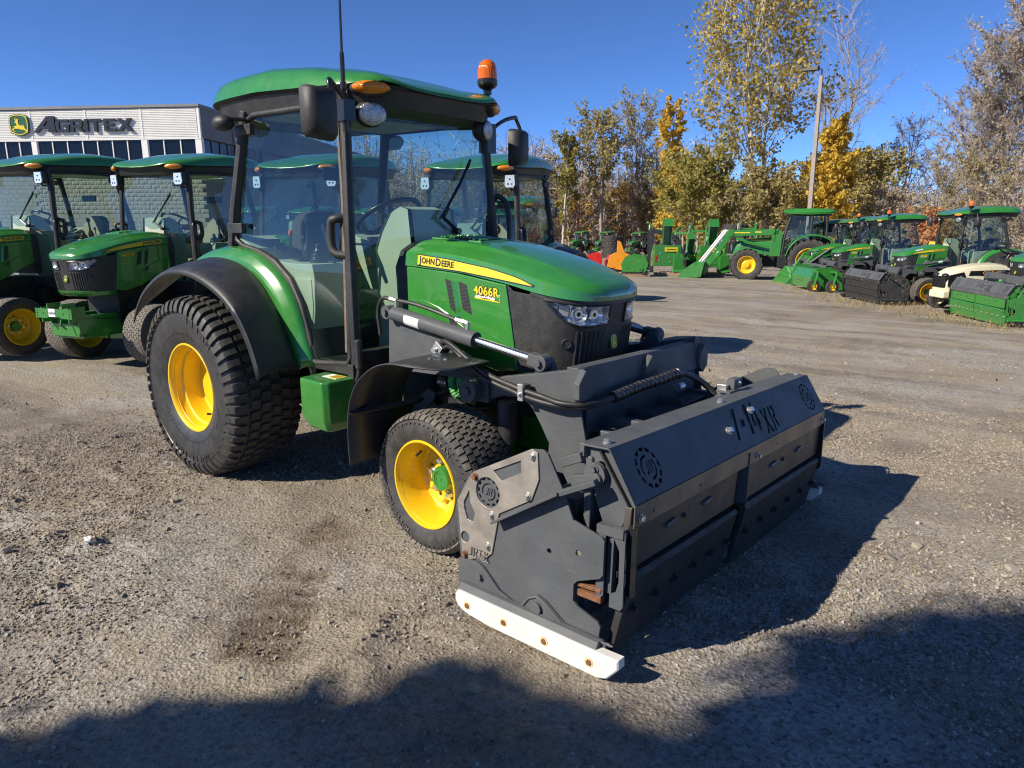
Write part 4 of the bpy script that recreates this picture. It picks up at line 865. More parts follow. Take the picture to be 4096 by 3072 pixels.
def make_plow(label, scheme, loc, rot, group):
    t = thing('snow_pusher', label, 'snow plow', loc, 0, group, rot)
    main, hoodm, bandm, boardm, edgem = scheme
    S = 1.0
    # --- hood over the moldboard: top sheet, pierced slope, lower band
    a = .985
    m = MB(); m.hexa([(-.062, -a, .737), (.044, -a, .741), (.044, a, .741), (-.062, a, .737), (-.062, -a, .744), (.042, -a, .748), (.042, a, .748), (-.062, a, .744)])
    m.hexa([(-.062, -a, .70), (-.055, -a, .70), (-.055, a, .70), (-.062, a, .70), (-.062, -a, .737), (-.055, -a, .737), (-.055, a, .737), (-.062, a, .737)])
    hd = m.obj('hood_top', [hoodm], t, bevel=.003)
    m = MB(); dz_ = .009; m.hexa([(.152-.02-dz_, -.22, .573+.02), (.152-.014-dz_, -.22, .573+.02), (.152-.014-dz_, .52, .573+.02), (.152-.02-dz_, .52, .573+.02), (.052-dz_, -.22, .728), (.058-dz_, -.22, .728), (.058-dz_, .52, .728), (.052-dz_, .52, .728)]); m.obj('backing_strip', [hoodm], t)
    p0, p1 = Vector((.044, 0, .745)), Vector((.152, 0, .573)); L = (p1-p0).length; dn = (p1-p0).normalized()
    Mf = frame((p0+p1)/2, (0, 1, 0), -dn)
    loops = [[(-a, -L/2), (a, -L/2), (a, L/2), (-a, L/2)]]+gear_loops(-.815, -.004, .074)+gear_loops(.835, -.004, .074)
    nm = '7-14' if scheme[0] is GR else '6-12'
    loops += stencil(nm, -.13, -.055, .135)+stencil('XR', .205, -.085, .115, .12)
    m = MB(); put(m, curve_mesh(loops, .006), Mf); 
    sl = m.obj('hood_slope', [hoodm], t, angle=30)
    m = MB(); put(m, text_vf('TECHNOLOGIE', .018, .0015, .0006, 0, .95), Mf @ Matrix.Translation((.365, -.080, .0035)), 0); m.obj('lettering', [BKS], sl)
    m = MB(); m.hexa([(.152-.03, -a+.01, .560), (.158-.03, -a+.01, .560), (.158-.03, a-.01, .560), (.152-.03, a-.01, .560), (.0, -a+.01, .725), (.006, -a+.01, .730), (.006, a-.01, .730), (.0, a-.01, .725)]); m.obj('inner_panel', [DK], t)
    m = MB(); m.hexa([(.150, -a, .494), (.1555, -a, .494), (.1555, a, .494), (.150, a, .494), (.150, -a, .571), (.1555, -a, .571), (.1555, a, .571), (.150, a, .571)]); bd = m.obj('hood_band', [bandm], t, bevel=.002)
    for y, z in ((-a+.035, .525), (.06, .520), (a-.03, .525)): bolt_obj('hood_bolt', bd, (.156, y, z), (1, 0, 0), .010, .016, ZN)
    for y in (-.15, .125): bolt_obj('hood_bolt', sl, Mf @ Vector((y, .0 if y < 0 else .045, .004)), Mf.to_3x3() @ Vector((0, 0, 1)), .012, .020, ZN)
    for y in (-.93, -.02, .95): bolt_obj('hood_bolt', hd, (.0, y, .748), (0, 0, 1), .011, .016, ZN)
    for y in (-.86, -.50, .3): m = MB(); m.cyl((.1555, y, .525), (.1565, y, .525), .006, n=10); m.obj('bolt_hole', [DK], bd)
    # --- moldboard: two spring-trip panels with a centre seam, and cutting edges
    for y0, y1, dx in ((-.975, -.085, 0.), (-.03, .985, .012)):
        m = MB(); m.hexa([(.098+dx, y0, .325), (.125+dx, y0, .325), (.125+dx, y1, .325), (.098+dx, y1, .325), (.110+dx, y0, .56), (.137+dx, y0, .56), (.137+dx, y1, .56), (.110+dx, y1, .56)])
        pn = m.obj('moldboard_panel', [boardm], t, bevel=.003)
        for f in (.28, .62):
            m = MB(); y = y0+(y1-y0)*f; m.hexa([(.128+dx, y, .418), (.145+dx, y, .418), (.145+dx, y+.075, .426), (.130+dx, y+.075, .426), (.130+dx, y, .432), (.140+dx, y+.010, .430), (.140+dx, y+.075, .437), (.132+dx, y+.075, .438)]); m.obj('panel_hook', [boardm], pn, bevel=.002)
        bolt_obj('panel_bolt', pn, (.131+dx, y0+(y1-y0)*.45, .42), (1, 0, 0), .008, .012, boardm)
        m = MB(); m.hexa([(.085+dx, y0, .30), (.150+dx, y0, .292), (.150+dx, y1, .292), (.085+dx, y1, .30), (.085+dx, y0, .322), (.138+dx, y0, .318), (.138+dx, y1, .310), (.085+dx, y1, .312)]); m.obj('panel_ledge', [edgem], pn, bevel=.003)
        m = MB(); m.hexa([(.062+dx, y0, .02), (.090+dx, y0, .02), (.090+dx, y1, .02), (.062+dx, y1, .02), (.118+dx, y0, .30), (.146+dx, y0, .292), (.146+dx, y1, .292), (.118+dx, y1, .30)]); e = m.obj('cutting_edge', [edgem], t, bevel=.003)
        for k in range(6):
            y = y0+.06+(y1-y0-.12)*k/5; z = .178; x = .090+dx+(z-.02)/.272*.056; bolt_obj('edge_bolt', e, (x, y, z), (1, 0, -.25), .012, .022, BK if scheme[0] is not G else ZN)
    m = MB(); m.bb((.075, -.083, .06), (.095, -.032, .55)); m.prism([(.10, .56), (.16, .55), (.16, .33), (.10, .31)], 'y', -.036, -.030); m.obj('centre_post', [main], t)
    # --- carrying frame behind
    m = MB(); m.bb((-.24, -.95, .32), (-.10, .97, .52)); m.bb((-.06, -.97, .10), (-.03, .97, .70)); m.bb((-.30, -.52, .30), (-.16, .52, .66)); m.bb((-.10, -.95, .66), (-.06, .95, .735))
    for y in (-.4, .4): m.bb((-.40, y-.02, .30), (-.16, y+.02, .70))
    m.obj('carrying_frame', [main, BK], t, bevel=.006)
    for s in (-1, 1):
        yo = s*1.02
        side = SIDE
        loops = [side]
        if s < 0 or True: loops = [side]+gear_loops(-.453, .483, .056)+[arc(-.16, .335, .011, 0, 360, 12)[:-1], arc(-.035, .365, .012, 0, 360, 12)[:-1]]
        m = MB(); put(m, curve_mesh(loops, .010, .001), frame((0, yo, 0), (1, 0, 0), (0, 0, 1))); e = m.obj('end_plate', [main], t, angle=30)
        ext = [[(-.43, .576), (-.294, .645), (-.291, .598), (-.384, .545)], [(-.579, .415), (-.549, .473), (-.543, .425), (-.516, .382), (-.527, .343), (-.559, .348), (-.576, .388)], arc(-.568, .272, .024, 0, 360, 16)[:-1], arc(-.453, .483, .061, 0, 360, 28)[:-1]]
        m = MB(); put(m, curve_mesh([PLATE]+ext+stencil('JRTX', -.545, .200, .040, .05), .006, .001), frame((0, yo+s*.0085, 0), (1, 0, 0), (0, 0, 1))); w = m.obj('wear_plate', [ST if scheme[0] is GR else pb_steel_dark], e, angle=30, label='bare scratched steel plate with cut-out emblem')
        for i, (x, z) in enumerate(((-.243, .672), (-.516, .532), (-.261, .517), (-.433, .398), (-.450, .268), (-.566, .200))): bolt_obj('plate_bolt', w, (x, yo+s*.012, z), (0, s, 0), .0105, .014, RS if i in (1, 5) else ZN)
        m = MB(); m.beam((-.40, yo+s*.03, .387), (-.10, yo+s*.03, .575), .05, .012); (m.beam((-.10, yo+s*.03, .575), (.03, yo+s*.01, .640), .035, .02) if s < 0 else None); m.obj('end_rib', [main], e, bevel=.003)
        sk = [(-.590, .185), (-.50, .198), (-.465, .185), (-.385, .085), (-.31, .055), (-.26, .075), (-.235, .115), (-.20, .140), (-.155, .125), (-.03, -.0), (-.03, .03), (.095, .03), (.10, .068), (.03, .085), (-.595, .10)]
        sk = [(-.592, .178), (-.50, .190), (-.465, .177), (-.385, .110), (-.31, .085), (-.265, .095), (-.235, .135), (-.20, .155), (-.165, .145), (-.08, .090), (.085, .088), (.10, .078), (.10, .062), (-.592, .062)]
        m = MB(); put(m, curve_mesh([sk], .014, .002), frame((0, yo+s*.014, 0), (1, 0, 0), (0, 0, 1))); m.cyl((-.195, yo+s*.02, .108), (-.195, yo+s*.034, .108), .024, n=20); bolt(m, (-.475, yo+s*.02, .138), (0, s, 0), .014, .016)
        m.hexa([(-.565, yo+s*.018, .062), (.085, yo+s*.018, .068), (.085, yo+s*.058, .062), (-.565, yo+s*.058, .056), (-.565, yo+s*.018, .098), (.085, yo+s*.018, .092), (.085, yo+s*.04, .090), (-.565, yo+s*.04, .094)])
        sho = m.obj('skid_bracket', [main], e, bevel=.004)
        m = MB(); wd = []
        for k in range(60): wd.append((-.40+.009*k, yo+s*(.022+.002*math.sin(k*2.3)), .086 if k > 12 else .088))
        m.tube(wd, [.005+.0015*math.sin(k*1.9) for k in range(60)], 6); m.tube([(x, yo+s*.021, z) for x, z in ((-.265, .090), (-.235, .132), (-.20, .151), (-.168, .142), (-.09, .092))], .006, 6); m.obj('weld_bead', [main], sho, angle=80)
        white = smoothpath([(-.565, .05), (-.563, .022), (-.52, -.006), (-.40, -.020)], 10).tolist()+[(.10, -.020), (.135, -.008), (.160, .02), (.176, .040), (.174, .066), (.087, .064), (-.555, .064)]
        m = MB(); put(m, curve_mesh([white], .046, .005), frame((0, yo+s*.042, 0), (1, 0, 0), (0, 0, 1))); shoe = m.obj('skid_shoe', [WP if scheme[0] is GR else BKS], e, angle=40)
        for x in (-.503, -.315, -.126, .067): m = MB(); m.cyl((x, yo+s*.0655, .022), (x, yo+s*.0664, .022), .0175, n=16, mi=1); m.cyl((x, yo+s*.066, .022), (x, yo+s*.070, .022), .011, n=6); m.obj('shoe_bolt', [RS, pb_rustring], shoe)
        if s > 0: e.location = (.05, 0, .055); shoe.location = (-.07, 0, -.012)
        # bent cheek of the hood and the hinge blades
        ck = [(-.062, .735), (.035, .738), (.142, .57), (.146, .50), (.10, .50), (.085, .46), (.02, .47), (-.02, .56), (-.03, .66), (-.062, .69)]
        m = MB(); put(m, curve_mesh([ck]+[arc(.0, .67, .02, 0, 360, 14)[:-1]], .008, .001), frame((0, s*.955, 0), (1, 0, 0), (0, 0, 1))); m.cyl((-.01, s*.965, .645), (-.01, s*.985, .645), .042, n=18); bolt(m, (-.01, s*.985, .665), (0, s, 0), .012, .016); chk = m.obj('hood_cheek', [main], t)
        m = MB(); m.beam((-.10, s*.975, .598), (-.005, s*.975, .625), .04, .05); m.cyl((-.005, s*.95, .628), (-.005, s*1.0, .628), .030, n=14); m.cyl((-.07, s*.96, .565), (-.07, s*.96, .625), .02, n=10); m.obj('trip_link', [main], t, bevel=.004)
        m = MB(); m.bb((.025, s*.975, .455), (.13, s*1.01, .487)); bl = [(.02, .46), (.04, .475), (.055, .475), (.055, .22), (.02, .22)]
        m.prism([(.03, .47), (.055, .485), (.062, .47), (.062, .235), (.05, .222), (.03, .222)][::-s], 'y', s*1.0, s*1.008)
        put(m, curve_mesh([[(.085, .49), (.125, .49), (.135, .478), (.138, .215), (.128, .20), (.085, .20)], [(.092, .45), (.115, .41), (.118, .30), (.108, .26), (.09, .25)]], .008, .001), frame((0, s*1.0, 0), (1, 0, 0), (0, 0, 1)))
        m.bb((.06, s*.965, .24), (.085, s*.99, .46)); hb_ = m.obj('hinge_blade', [main], t, bevel=.003)
        m = MB(); m.prism([(.13, .50), (.165, .50), (.168, .26), (.155, .245), (.13, .25)][::-s], 'y', s*.972, s*.980); m.obj('edge_blade', [BKS], t)
        m = MB(); m.hexa([(-.055, s*.98, .235), (.055, s*.98, .24), (.055, s*1.012, .24), (-.055, s*1.012, .235), (-.04, s*.98, .25), (.055, s*.98, .255), (.055, s*1.012, .255), (-.04, s*1.012, .25)]); m.bb((-.045, s*.985, .20), (.055, s*1.01, .225)); m.obj('wear_shim', [RS], t, bevel=.003)
    # channel across the near top and pipe clamp for the hoses
    m = MB(); m.hexa([(-.145, -.99, .640), (-.06, -.99, .68), (-.06, -.70, .68), (-.145, -.70, .640), (-.16, -.99, .672), (-.07, -.99, .712), (-.07, -.70, .712), (-.16, -.70, .672)]); m.obj('top_channel', [main], t, bevel=.004)
    m = MB(); m.bb((-.12, .20, .742), (-.05, .30, .752), 0); m.bb((-.13, .235, .73), (-.085, .30, .775), 1); m.bb((-.10, .27, .752), (-.06, .36, .80), 0); bolt(m, (-.06, .315, .78), (1, 0, 0), .009, .012, 1); m.obj('pipe_clamp', [main, ZN], t, bevel=.003)
    return t
pb_rustring = pb('stained_white', (.62, .46, .22), .7, var=.3, scale=60)
pb_steel_dark = pb('worn_moldboard', (.085, .078, .066), .42, metal=.35, var=.35, scale=5, dust=.4, dustcol=(.10, .085, .065), scratch=.25)
pb_edge = pb('edge_steel', (.032, .032, .033), .55, spec=.2, var=.3, scale=8, dust=.2, dustcol=(.09, .075, .06))
pb_bare = pb('bare_band_steel', (.20, .175, .14), .42, metal=.6, var=.22, scale=4, dust=.35, dustcol=(.13, .105, .08), scratch=.2)
SCH_GREY = (GR, GR, pb_bare, pb_steel_dark, pb_edge)
SCH_BLACK = (pb('black_steel', (.030, .032, .036), .4, var=.15, dust=.15), GR, pb_edge, pb_edge, pb_edge)
SCH_GREEN = (G, GR, GR, G, G)
# ------------------------------------------------------------------ other machines and attachments on the yard
def place(x, y, dz=0.): return (x, y, gz(x, y)+dz)
pb_agri = pb('agri_wheel_rubber', (.035, .033, .031), .7, var=.3, scale=8, dust=.5, dustcol=(.12, .105, .09))
def big_tyre(Rr, hw, rim, nl, name='tyre'):
    mb = MB(); P = [(-hw*.80, rim), (-hw*.98, rim+(Rr-rim)*.35), (-hw, rim+(Rr-rim)*.6), (-hw*.93, Rr*.94), (-hw*.75, Rr*.955), (0, Rr*.96)]; P = P+[(-a, r) for a, r in P[-2::-1]]
    mb.lathe(P, n=40)
    for i in range(nl):
        for s in (-1, 1):
            th = 2*PI*(i+(.5 if s > 0 else 0))/nl
            st = []
            for k, (f, dt) in enumerate(((1.0, 0), (.7, .10), (.35, .20), (.03, .26))): st.append((s*hw*.98*f, Rr*.95-(.0 if f < .9 else Rr*.03), .6*s if f > .9 else 0, .8 if f > .9 else 1, th+dt, Rr*.035))
            lug(mb, st, Rr*.055, .008)
    return mb.mesh(name, [pb_agri], 40)
def rim_mesh(Rm, hw, col):
    mb = MB(); mb.lathe([(-hw*.80, Rm), (-hw*.84, Rm*.97), (-hw*.78, Rm*.93), (-hw*.55, Rm*.88), (-hw*.25, Rm*.84), (-hw*.15, Rm*.60), (-hw*.30, Rm*.42), (-hw*.35, Rm*.34), (-hw*.62, Rm*.30), (-hw*.64, 0)], n=32); mb.lathe([(hw*.1, Rm*.8), (hw*.8, Rm)], n=32)
    for k in range(8): bolt(mb, (math.cos(k*PI/4)*Rm*.5, -hw*.24, math.sin(k*PI/4)*Rm*.5), (0, -1, 0), Rm*.03, Rm*.05)
    return mb.mesh('rim', [col], 30)
def put_wheel(parent, c, sgn, rim, ty):
    o = bpy.data.objects.new('wheel', rim); COL.objects.link(o); o.parent = parent; o.location = c; o.rotation_euler = (0, 0, PI if sgn > 0 else 0)
    q = bpy.data.objects.new('tyre', ty); COL.objects.link(q); q.parent = o; return o
def big_tractor(loc, rz):
    t = thing('loader_tractor', 'large green tractor with front loader, bucket lowered to the gravel', 'tractor', loc, rz)
    m = MB(); m.bb((-.2, -.3, .55), (2.7, .3, 1.0)); m.bb((2.3, -.75, .5), (2.5, .75, .72)); m.bb((-.12, -.75, .75), (.12, .75, .98)); m.bb((.5, .45, .55), (1.2, .85, 1.0)); m.bb((.5, -.85, .55), (1.2, -.45, 1.0)); m.obj('chassis', [DK], t, bevel=.02)
    RT, FT = big_tyre(.86, .25, .50, 20), big_tyre(.66, .21, .36, 18); RRm, FRm = rim_mesh(.51, .25, Y), rim_mesh(.37, .21, Y)
    for s in (-1, 1): put_wheel(t, (0, s*.92, .86), s, RRm, RT); put_wheel(t, (2.40, s*.88, .66), s, FRm, FT)
    m = MB(); secs = []
    for x, z, w in ((1.15, 1.80, .36), (1.8, 1.78, .36), (2.5, 1.70, .34), (2.9, 1.60, .31), (3.05, 1.48, .26)): secs.append([(x, -w, 1.05), (x, -w, z-.14), (x, -w*.8, z-.02), (x, 0, z), (x, w*.8, z-.02), (x, w, z-.14), (x, w, 1.05)])
    m.loft(secs); m.obj('bonnet', [G], t, angle=40)
    for s in (-1, 1): m = MB(); m.bb((1.3, s*.362, 1.62), (2.3, s*.366, 1.68)); m.obj('stripe_decal', [YD], t)
    m = MB(); m.tube([(1.35, .55, 1.6), (1.35, .55, 2.15), (1.28, .57, 2.32), (1.16, .60, 2.40)], .055, 10); m.obj('exhaust', [BKS], t, angle=60)
    m = MB()
    for s in (-1, 1):
        m.tube([(1.05, s*.70, 1.0), (.98, s*.74, 1.8), (.78, s*.70, 2.72)], .045, 8); m.tube([(.0, s*.78, 1.5), (-.02, s*.76, 2.72)], .05, 8); m.tube([(-.62, s*.70, 1.55), (-.58, s*.70, 2.72)], .045, 8); m.beam((1.05, s*.72, 1.0), (.0, s*.78, 1.5), .06, .06)
    m.bb((-.6, -.72, 1.0), (1.05, .72, 1.12)); m.obj('cab_frame', [BK], t)
    for s in (-1, 1):
        m = MB(); m.add([(1.02, s*.735, 1.15), (.97, s*.74, 1.8), (.78, s*.70, 2.70), (-.02, s*.755, 2.70), (0, s*.775, 1.5)], [(0, 1, 2, 3, 4)]); m.add([(-.03, s*.755, 2.70), (-.03, s*.77, 1.55), (-.60, s*.71, 1.60), (-.58, s*.70, 2.70)], [(0, 1, 2, 3)]); m.obj('side_window', [GL], t, smooth=False)
    m = MB(); m.add([(1.06, -.68, 1.1), (1.06, .68, 1.1), (.80, .68, 2.7), (.80, -.68, 2.7)], [(0, 1, 2, 3)]); m.obj('windshield', [GL], t, smooth=False)
    m = MB(); m.loft([[(x, -w, z0), (x, -w*1.02, z0+.08), (x, -w*.85, z1), (x, w*.85, z1), (x, w*1.02, z0+.08), (x, w, z0)] for x, w, z0, z1 in ((-.85, .70, 2.76, 2.86), (-.7, .80, 2.72, 2.92), (.0, .86, 2.70, 2.94), (.8, .82, 2.72, 2.93), (1.08, .72, 2.78, 2.88))]); rf = m.obj('roof', [G], t, angle=40)
    m = MB(); m.bb((-.75, -.78, 2.64), (1.0, .78, 2.715)); m.obj('roof_liner', [BK], rf, bevel=.03)
    m = MB(); m.bb((.1, -.25, 1.1), (.55, .25, 1.55)); m.bb((.0, -.25, 1.5), (.12, .25, 2.2)); m.obj('seat', [TND], t, bevel=.05)
    m = MB(); m.tube([(.75+.0*k, .22*math.cos(k*PI/8), 1.75+.16*math.sin(k*PI/8)) for k in range(16)], .018, 6, closed=True); m.obj('steering_wheel', [BKS], t)
    for s in (-1, 1):
        m = MB(); I = smoothpath([(-1.0, 1.35), (-.75, 1.72), (-.2, 1.90), (.35, 1.80), (.75, 1.45), (.92, 1.02)], 16); m.grid([[(p[0], s*.66, p[1]), (p[0], s*.86, p[1]+.03), (p[0], s*1.12, p[1]+.0), (p[0]*.98, s*1.14, p[1]-.05)] for p in I]); m.obj('rear_fender', [G], t, solid=.02)
        m = MB(); I = smoothpath([(1.72, 1.0), (1.85, 1.3), (2.3, 1.42), (2.7, 1.35)], 10); m.grid([[(p[0], s*.68, p[1]), (p[0], s*1.08, p[1])] for p in I]); m.obj('front_fender', [BK], t, solid=.015)
    for s in (-1, 1):
        m = MB(); m.prism([(1.10, 1.0), (1.05, 2.0), (1.25, 2.12), (1.45, 1.95), (1.55, 1.0)][::-s], 'y', s*.50, s*.60)
        m.beam((1.2, s*.55, 2.0), (3.20, s*.55, 1.92), .10, .24); m.beam((3.10, s*.55, 2.0), (4.05, s*.55, .55), .10, .22); m.beam((1.5, s*.55, 1.35), (2.9, s*.55, 1.72), .08, .09)
        m.cyl((3.15, s*.48, 1.95), (3.15, s*.63, 1.95), .16, n=16)
        arm = m.obj('loader_arm', [G], t, bevel=.015)
        m = MB(); m.bb((1.9, s*.601, 1.97), (2.15, s*.604, 2.02)); m.bb((2.35, s*.601, 1.95), (3.0, s*.604, 1.99)); m.obj('arm_decal', [YD], arm)
        m = MB(); m.cyl((3.30, s*.48, 2.06), (4.25, s*.48, .72), .035, n=10); m.cyl((3.38, s*.62, 2.08), (4.35, s*.62, .74), .035, n=10); m.obj('bucket_ram', [WH], arm)
        m = MB(); m.ell((3.6, s*.615, 1.05), (.10, .02, .2), Matrix.Rotation(-.6, 3, 'Y')); m.obj('arm_guard', [G], arm)
    m = MB(); pr = [(4.05, .62), (4.35, .72), (4.5, .55), (4.55, .18), (4.9, .02), (5.3, .0), (5.3, .03), (4.92, .06), (4.62, .22), (4.55, .60), (4.35, .78), (4.02, .68)]
    m.prism([(4.1, .75), (4.25, .12), (5.28, .0), (5.30, .03), (4.32, .16), (4.20, .74)], 'y', -1.1, 1.1)
    for s in (-1, 1): m.prism([(4.1, .76), (4.22, .12), (5.28, .0), (4.95, .42), (4.55, .72)][::-s], 'y', s*1.10, s*1.13)
    m.bb((4.06, -.8, .2), (4.18, .8, .7)); m.obj('bucket', [GD], t)
    return t
def snow_blower(label, loc, rz):
    t = thing('snow_blower', label, 'snow blower', loc, rz, 'green chute snow blowers standing on pallets')
    m = MB(); m.bb((-.30, -.55, .25), (.30, .55, 1.12)); m.prism([(.30, .2), (.75, .2), (.70, .75), (.30, 1.05)], 'y', .53, .56); m.prism([(.30, .2), (.30, 1.05), (.70, .75), (.75, .2)], 'y', -.56, -.53); m.obj('housing', [G], t, bevel=.015)
    m = MB(); m.bb((-.335, -.40, .86), (-.305, .12, 1.03)); lb = m.obj('maker_label', [YD], t)
    m = MB(); put(m, text_vf('AgriMetal', .10, .004, .002), frame((-.337, -.14, .945), (0, -1, 0), (0, 0, 1))); m.obj('lettering', [BKS], lb)
    m = MB()
    secs = []
    for z, x, w in ((1.12, 0, .17), (1.5, .0, .17), (1.9, -.02, .17), (2.12, -.06, .17)): secs.append([(x-.02, -w, z), (x+.20, -w, z), (x+.20, w, z), (x-.02, w, z)])
    m.bb((-.20, -.17, 1.12), (-.18, -.165, 2.1)); m.bb((.16, -.18, 1.1), (.18, .18, 2.05)); 
    for s in (-1, 1): m.prism([(-.12, 1.12), (.18, 1.12), (.18, 2.05), (-.02, 2.2), (-.20, 2.18), (-.20, 1.95)][::-s], 'y', s*.17, s*.18)
    m.hexa([(-.28, -.19, 1.90), (-.26, -.19, 1.90), (-.26, .19, 1.90), (-.28, .19, 1.90), (-.16, -.19, 2.22), (.18, -.19, 2.15), (.18, .19, 2.15), (-.16, .19, 2.22)])
    ch = m.obj('chute', [G], t, bevel=.006)
    m = MB(); m.lathe([(0, .24), (.05, .25), (.05, .2)], (0.03, 0, 1.12), (0, 0, 1), 24); m.obj('chute_ring', [BK], ch)
    m = MB(); m.bb((-.62, -.62, .15), (-.32, -.22, .75)); m.prism([(-.62, .15), (-.70, .02), (-.30, .02), (-.32, .15)], 'y', -.66, -.18); m.cyl((-.55, -.4, .75), (-.55, -.4, 1.02), .05); m.obj('gearbox', [G], t, bevel=.02)
    m = MB(); m.bb((-.32, .45, .45), (-.30, .53, .70)); m.obj('reflector', [RDL], t)
    m = MB()
    for y, z in ((-.3, .7), (-.05, .62), (.3, .78), (.35, .5), (-.35, .42), (-.1, .4)): bolt(m, (-.305, y, z), (-1, 0, 0), .022, .02)
    m.obj('bolt', [ZN], t); m = MB(); m.tube([(.5+.0*k, -.5+.1*k, .5+.18*math.sin(k*1.3)) for k in range(11)], .12, 8); m.obj('auger', [GD], t)
    return t
def pallet(label, loc, rz):
    t = thing('pallet', label, 'pallet', loc, rz, 'wooden pallets under machines')
    for k in range(6): m = MB(); m.bb((-.5+k*.19, -.6, .105), (-.5+k*.19+.12, .6, .125)); m.obj('plank', [WD], t)
    for y in (-.55, 0, .55): m = MB(); m.bb((-.5, y-.045, .02), (.57, y+.045, .105)); m.obj('stringer', [WD], t)
    return t
def side_block(label, cat, col, loc, rz, name='mulcher', prof=None, cols=None, W=.9):
    t = thing(name, label, cat, loc, rz)
    prof = prof or [(-.42, .06), (.42, .04), (.46, .5), (.40, .78), (.12, .84), (-.18, .74), (-.46, .38)]
    m = MB(); m.prism([(x*.93, .05+z*.93) for x, z in prof], 'y', -W+.02, W-.02); b = m.obj('body', [col], t, bevel=.02)
    m = MB(); m.bb((-.50, -W-.03, .0), (.48, W+.03, .07)); m.bb((-.2, -W, .6), (.05, W, .92)); m.obj('skid_base', [BK], t, bevel=.01)
    for s in (-1, 1):
        m = MB(); m.prism(prof[::-s], 'y', s*W, s*(W+.02)); e = m.obj('end_plate', [col], t, bevel=.006)
        m = MB(); m.cyl((.22, s*(W+.02), .22), (.22, s*(W+.06), .22), .13, n=20); m.cyl((.22, s*(W+.05), .22), (.22, s*(W+.08), .22), .05, n=12)
        for x, z in ((-.25, .25), (-.1, .55), (.2, .68), (.34, .4), (.0, .15)): bolt(m, (x, s*(W+.02), z), (0, s, 0), .025, .02)
        m.obj('bearing_cap', [col], e)
    return t
def lawn_tractor(loc, rz):
    t = thing('lawn_tractor', 'cream garden tractor with black grille parked behind the green snow pusher', 'lawn tractor', loc, rz)
    m = MB(); secs = []
    for x, z, w, zb in ((.45, .84, .22, .42), (.75, .88, .24, .40), (1.1, .86, .25, .38), (1.4, .80, .245, .36), (1.56, .72, .22, .36), (1.62, .64, .19, .38)): secs.append([(x, -w, zb), (x, -w, z-.12), (x, -w*.85, z-.03), (x, 0, z), (x, w*.85, z-.03), (x, w, z-.12), (x, w, zb)])
    m.loft(secs); h = m.obj('bonnet', [CR], t, angle=50, bevel=.01)
    m = MB(); m.loft([[(x, y*w, z) for y, z in ((-1, .44), (-1, .64), (1, .64), (1, .44))] for x, w in ((1.52, .225), (1.635, .185), (1.642, .17))])
    for k in range(3): m.bb((1.63, -.16, .46+.05*k), (1.655, .16, .475+.05*k))
    for s in (-1, 1): m.prism([(1.28, .60), (1.60, .46), (1.60, .66), (1.34, .72)][::-s], 'y', s*.228, s*.252); m.prism([(.55, .66), (1.25, .66), (1.22, .74), (.55, .76)][::-s], 'y', s*.238, s*.256)
    m.obj('grille', [BKS], h)
    for s in (-1, 1):
        m = MB(); put(m, text_vf('Cub Cadet', .07, .004, .003, .25), frame((.85, s*.258, .705), (-s, 0, 0), (0, 0, 1))); m.obj('lettering', [ORG], h)
        m = MB(); m.ell((1.60, s*.13, .66), (.06, .07, .035)); m.obj('headlight', [LENS_D], h)
    m = MB(); m.bb((1.0, -.22, .24), (1.66, .22, .38)); m.obj('front_frame', [CR], t, bevel=.03)
    m = MB(); m.bb((-.1, -.2, .22), (1.3, .2, .40)); m.prism([(.30, .4), (.45, .95), (.52, .95), (.58, .4)], 'y', -.2, .2); m.beam((1.35, -.42, .20), (1.35, .42, .20), .06, .06); m.obj('chassis', [BK], t)
    FT = big_tyre(.19, .085, .10, 20); RT = big_tyre(.27, .12, .14, 18); a, b = rim_mesh(.105, .085, CR), rim_mesh(.15, .12, CR)
    for s in (-1, 1): put_wheel(t, (1.35, s*.42, .19), s, a, FT); put_wheel(t, (.0, s*.42, .27), s, b, RT)
    m = MB(); cc = Vector((.36, 0, 1.05)); ax = Vector((-.45, 0, .9)).normalized(); e2 = ax.cross(Vector((0, 1, 0)))
    m.tube([cc+Vector((0, 1, 0))*(.18*math.cos(q))+e2*(.18*math.sin(q)) for q in np.linspace(0, 2*PI, 25)[:-1]], .017, 6, closed=True); m.cyl((.45, 0, .9), cc, .03); m.tube([cc+Vector((0, .17, 0)), cc-Vector((0, .17, 0))], .014, 6); m.obj('steering_wheel', [BKS], t)
    m = MB(); m.bb((.42, .12, .86), (.47, .2, .96)); m.obj('key_panel', [ORG], t)
    m = MB(); m.bb((-.35, -.24, .48), (.1, .24, .58)); m.bb((-.42, -.24, .55), (-.30, .24, .95)); m.obj('seat', [BK], t, bevel=.04)
    for s in (-1, 1): m = MB(); m.grid([[(x, s*.26, z), (x, s*.56, z)] for x, z in ((-.38, .45), (-.2, .58), (.15, .58), (.35, .42))]); m.obj('fender', [CR], t, solid=.015)
    return t
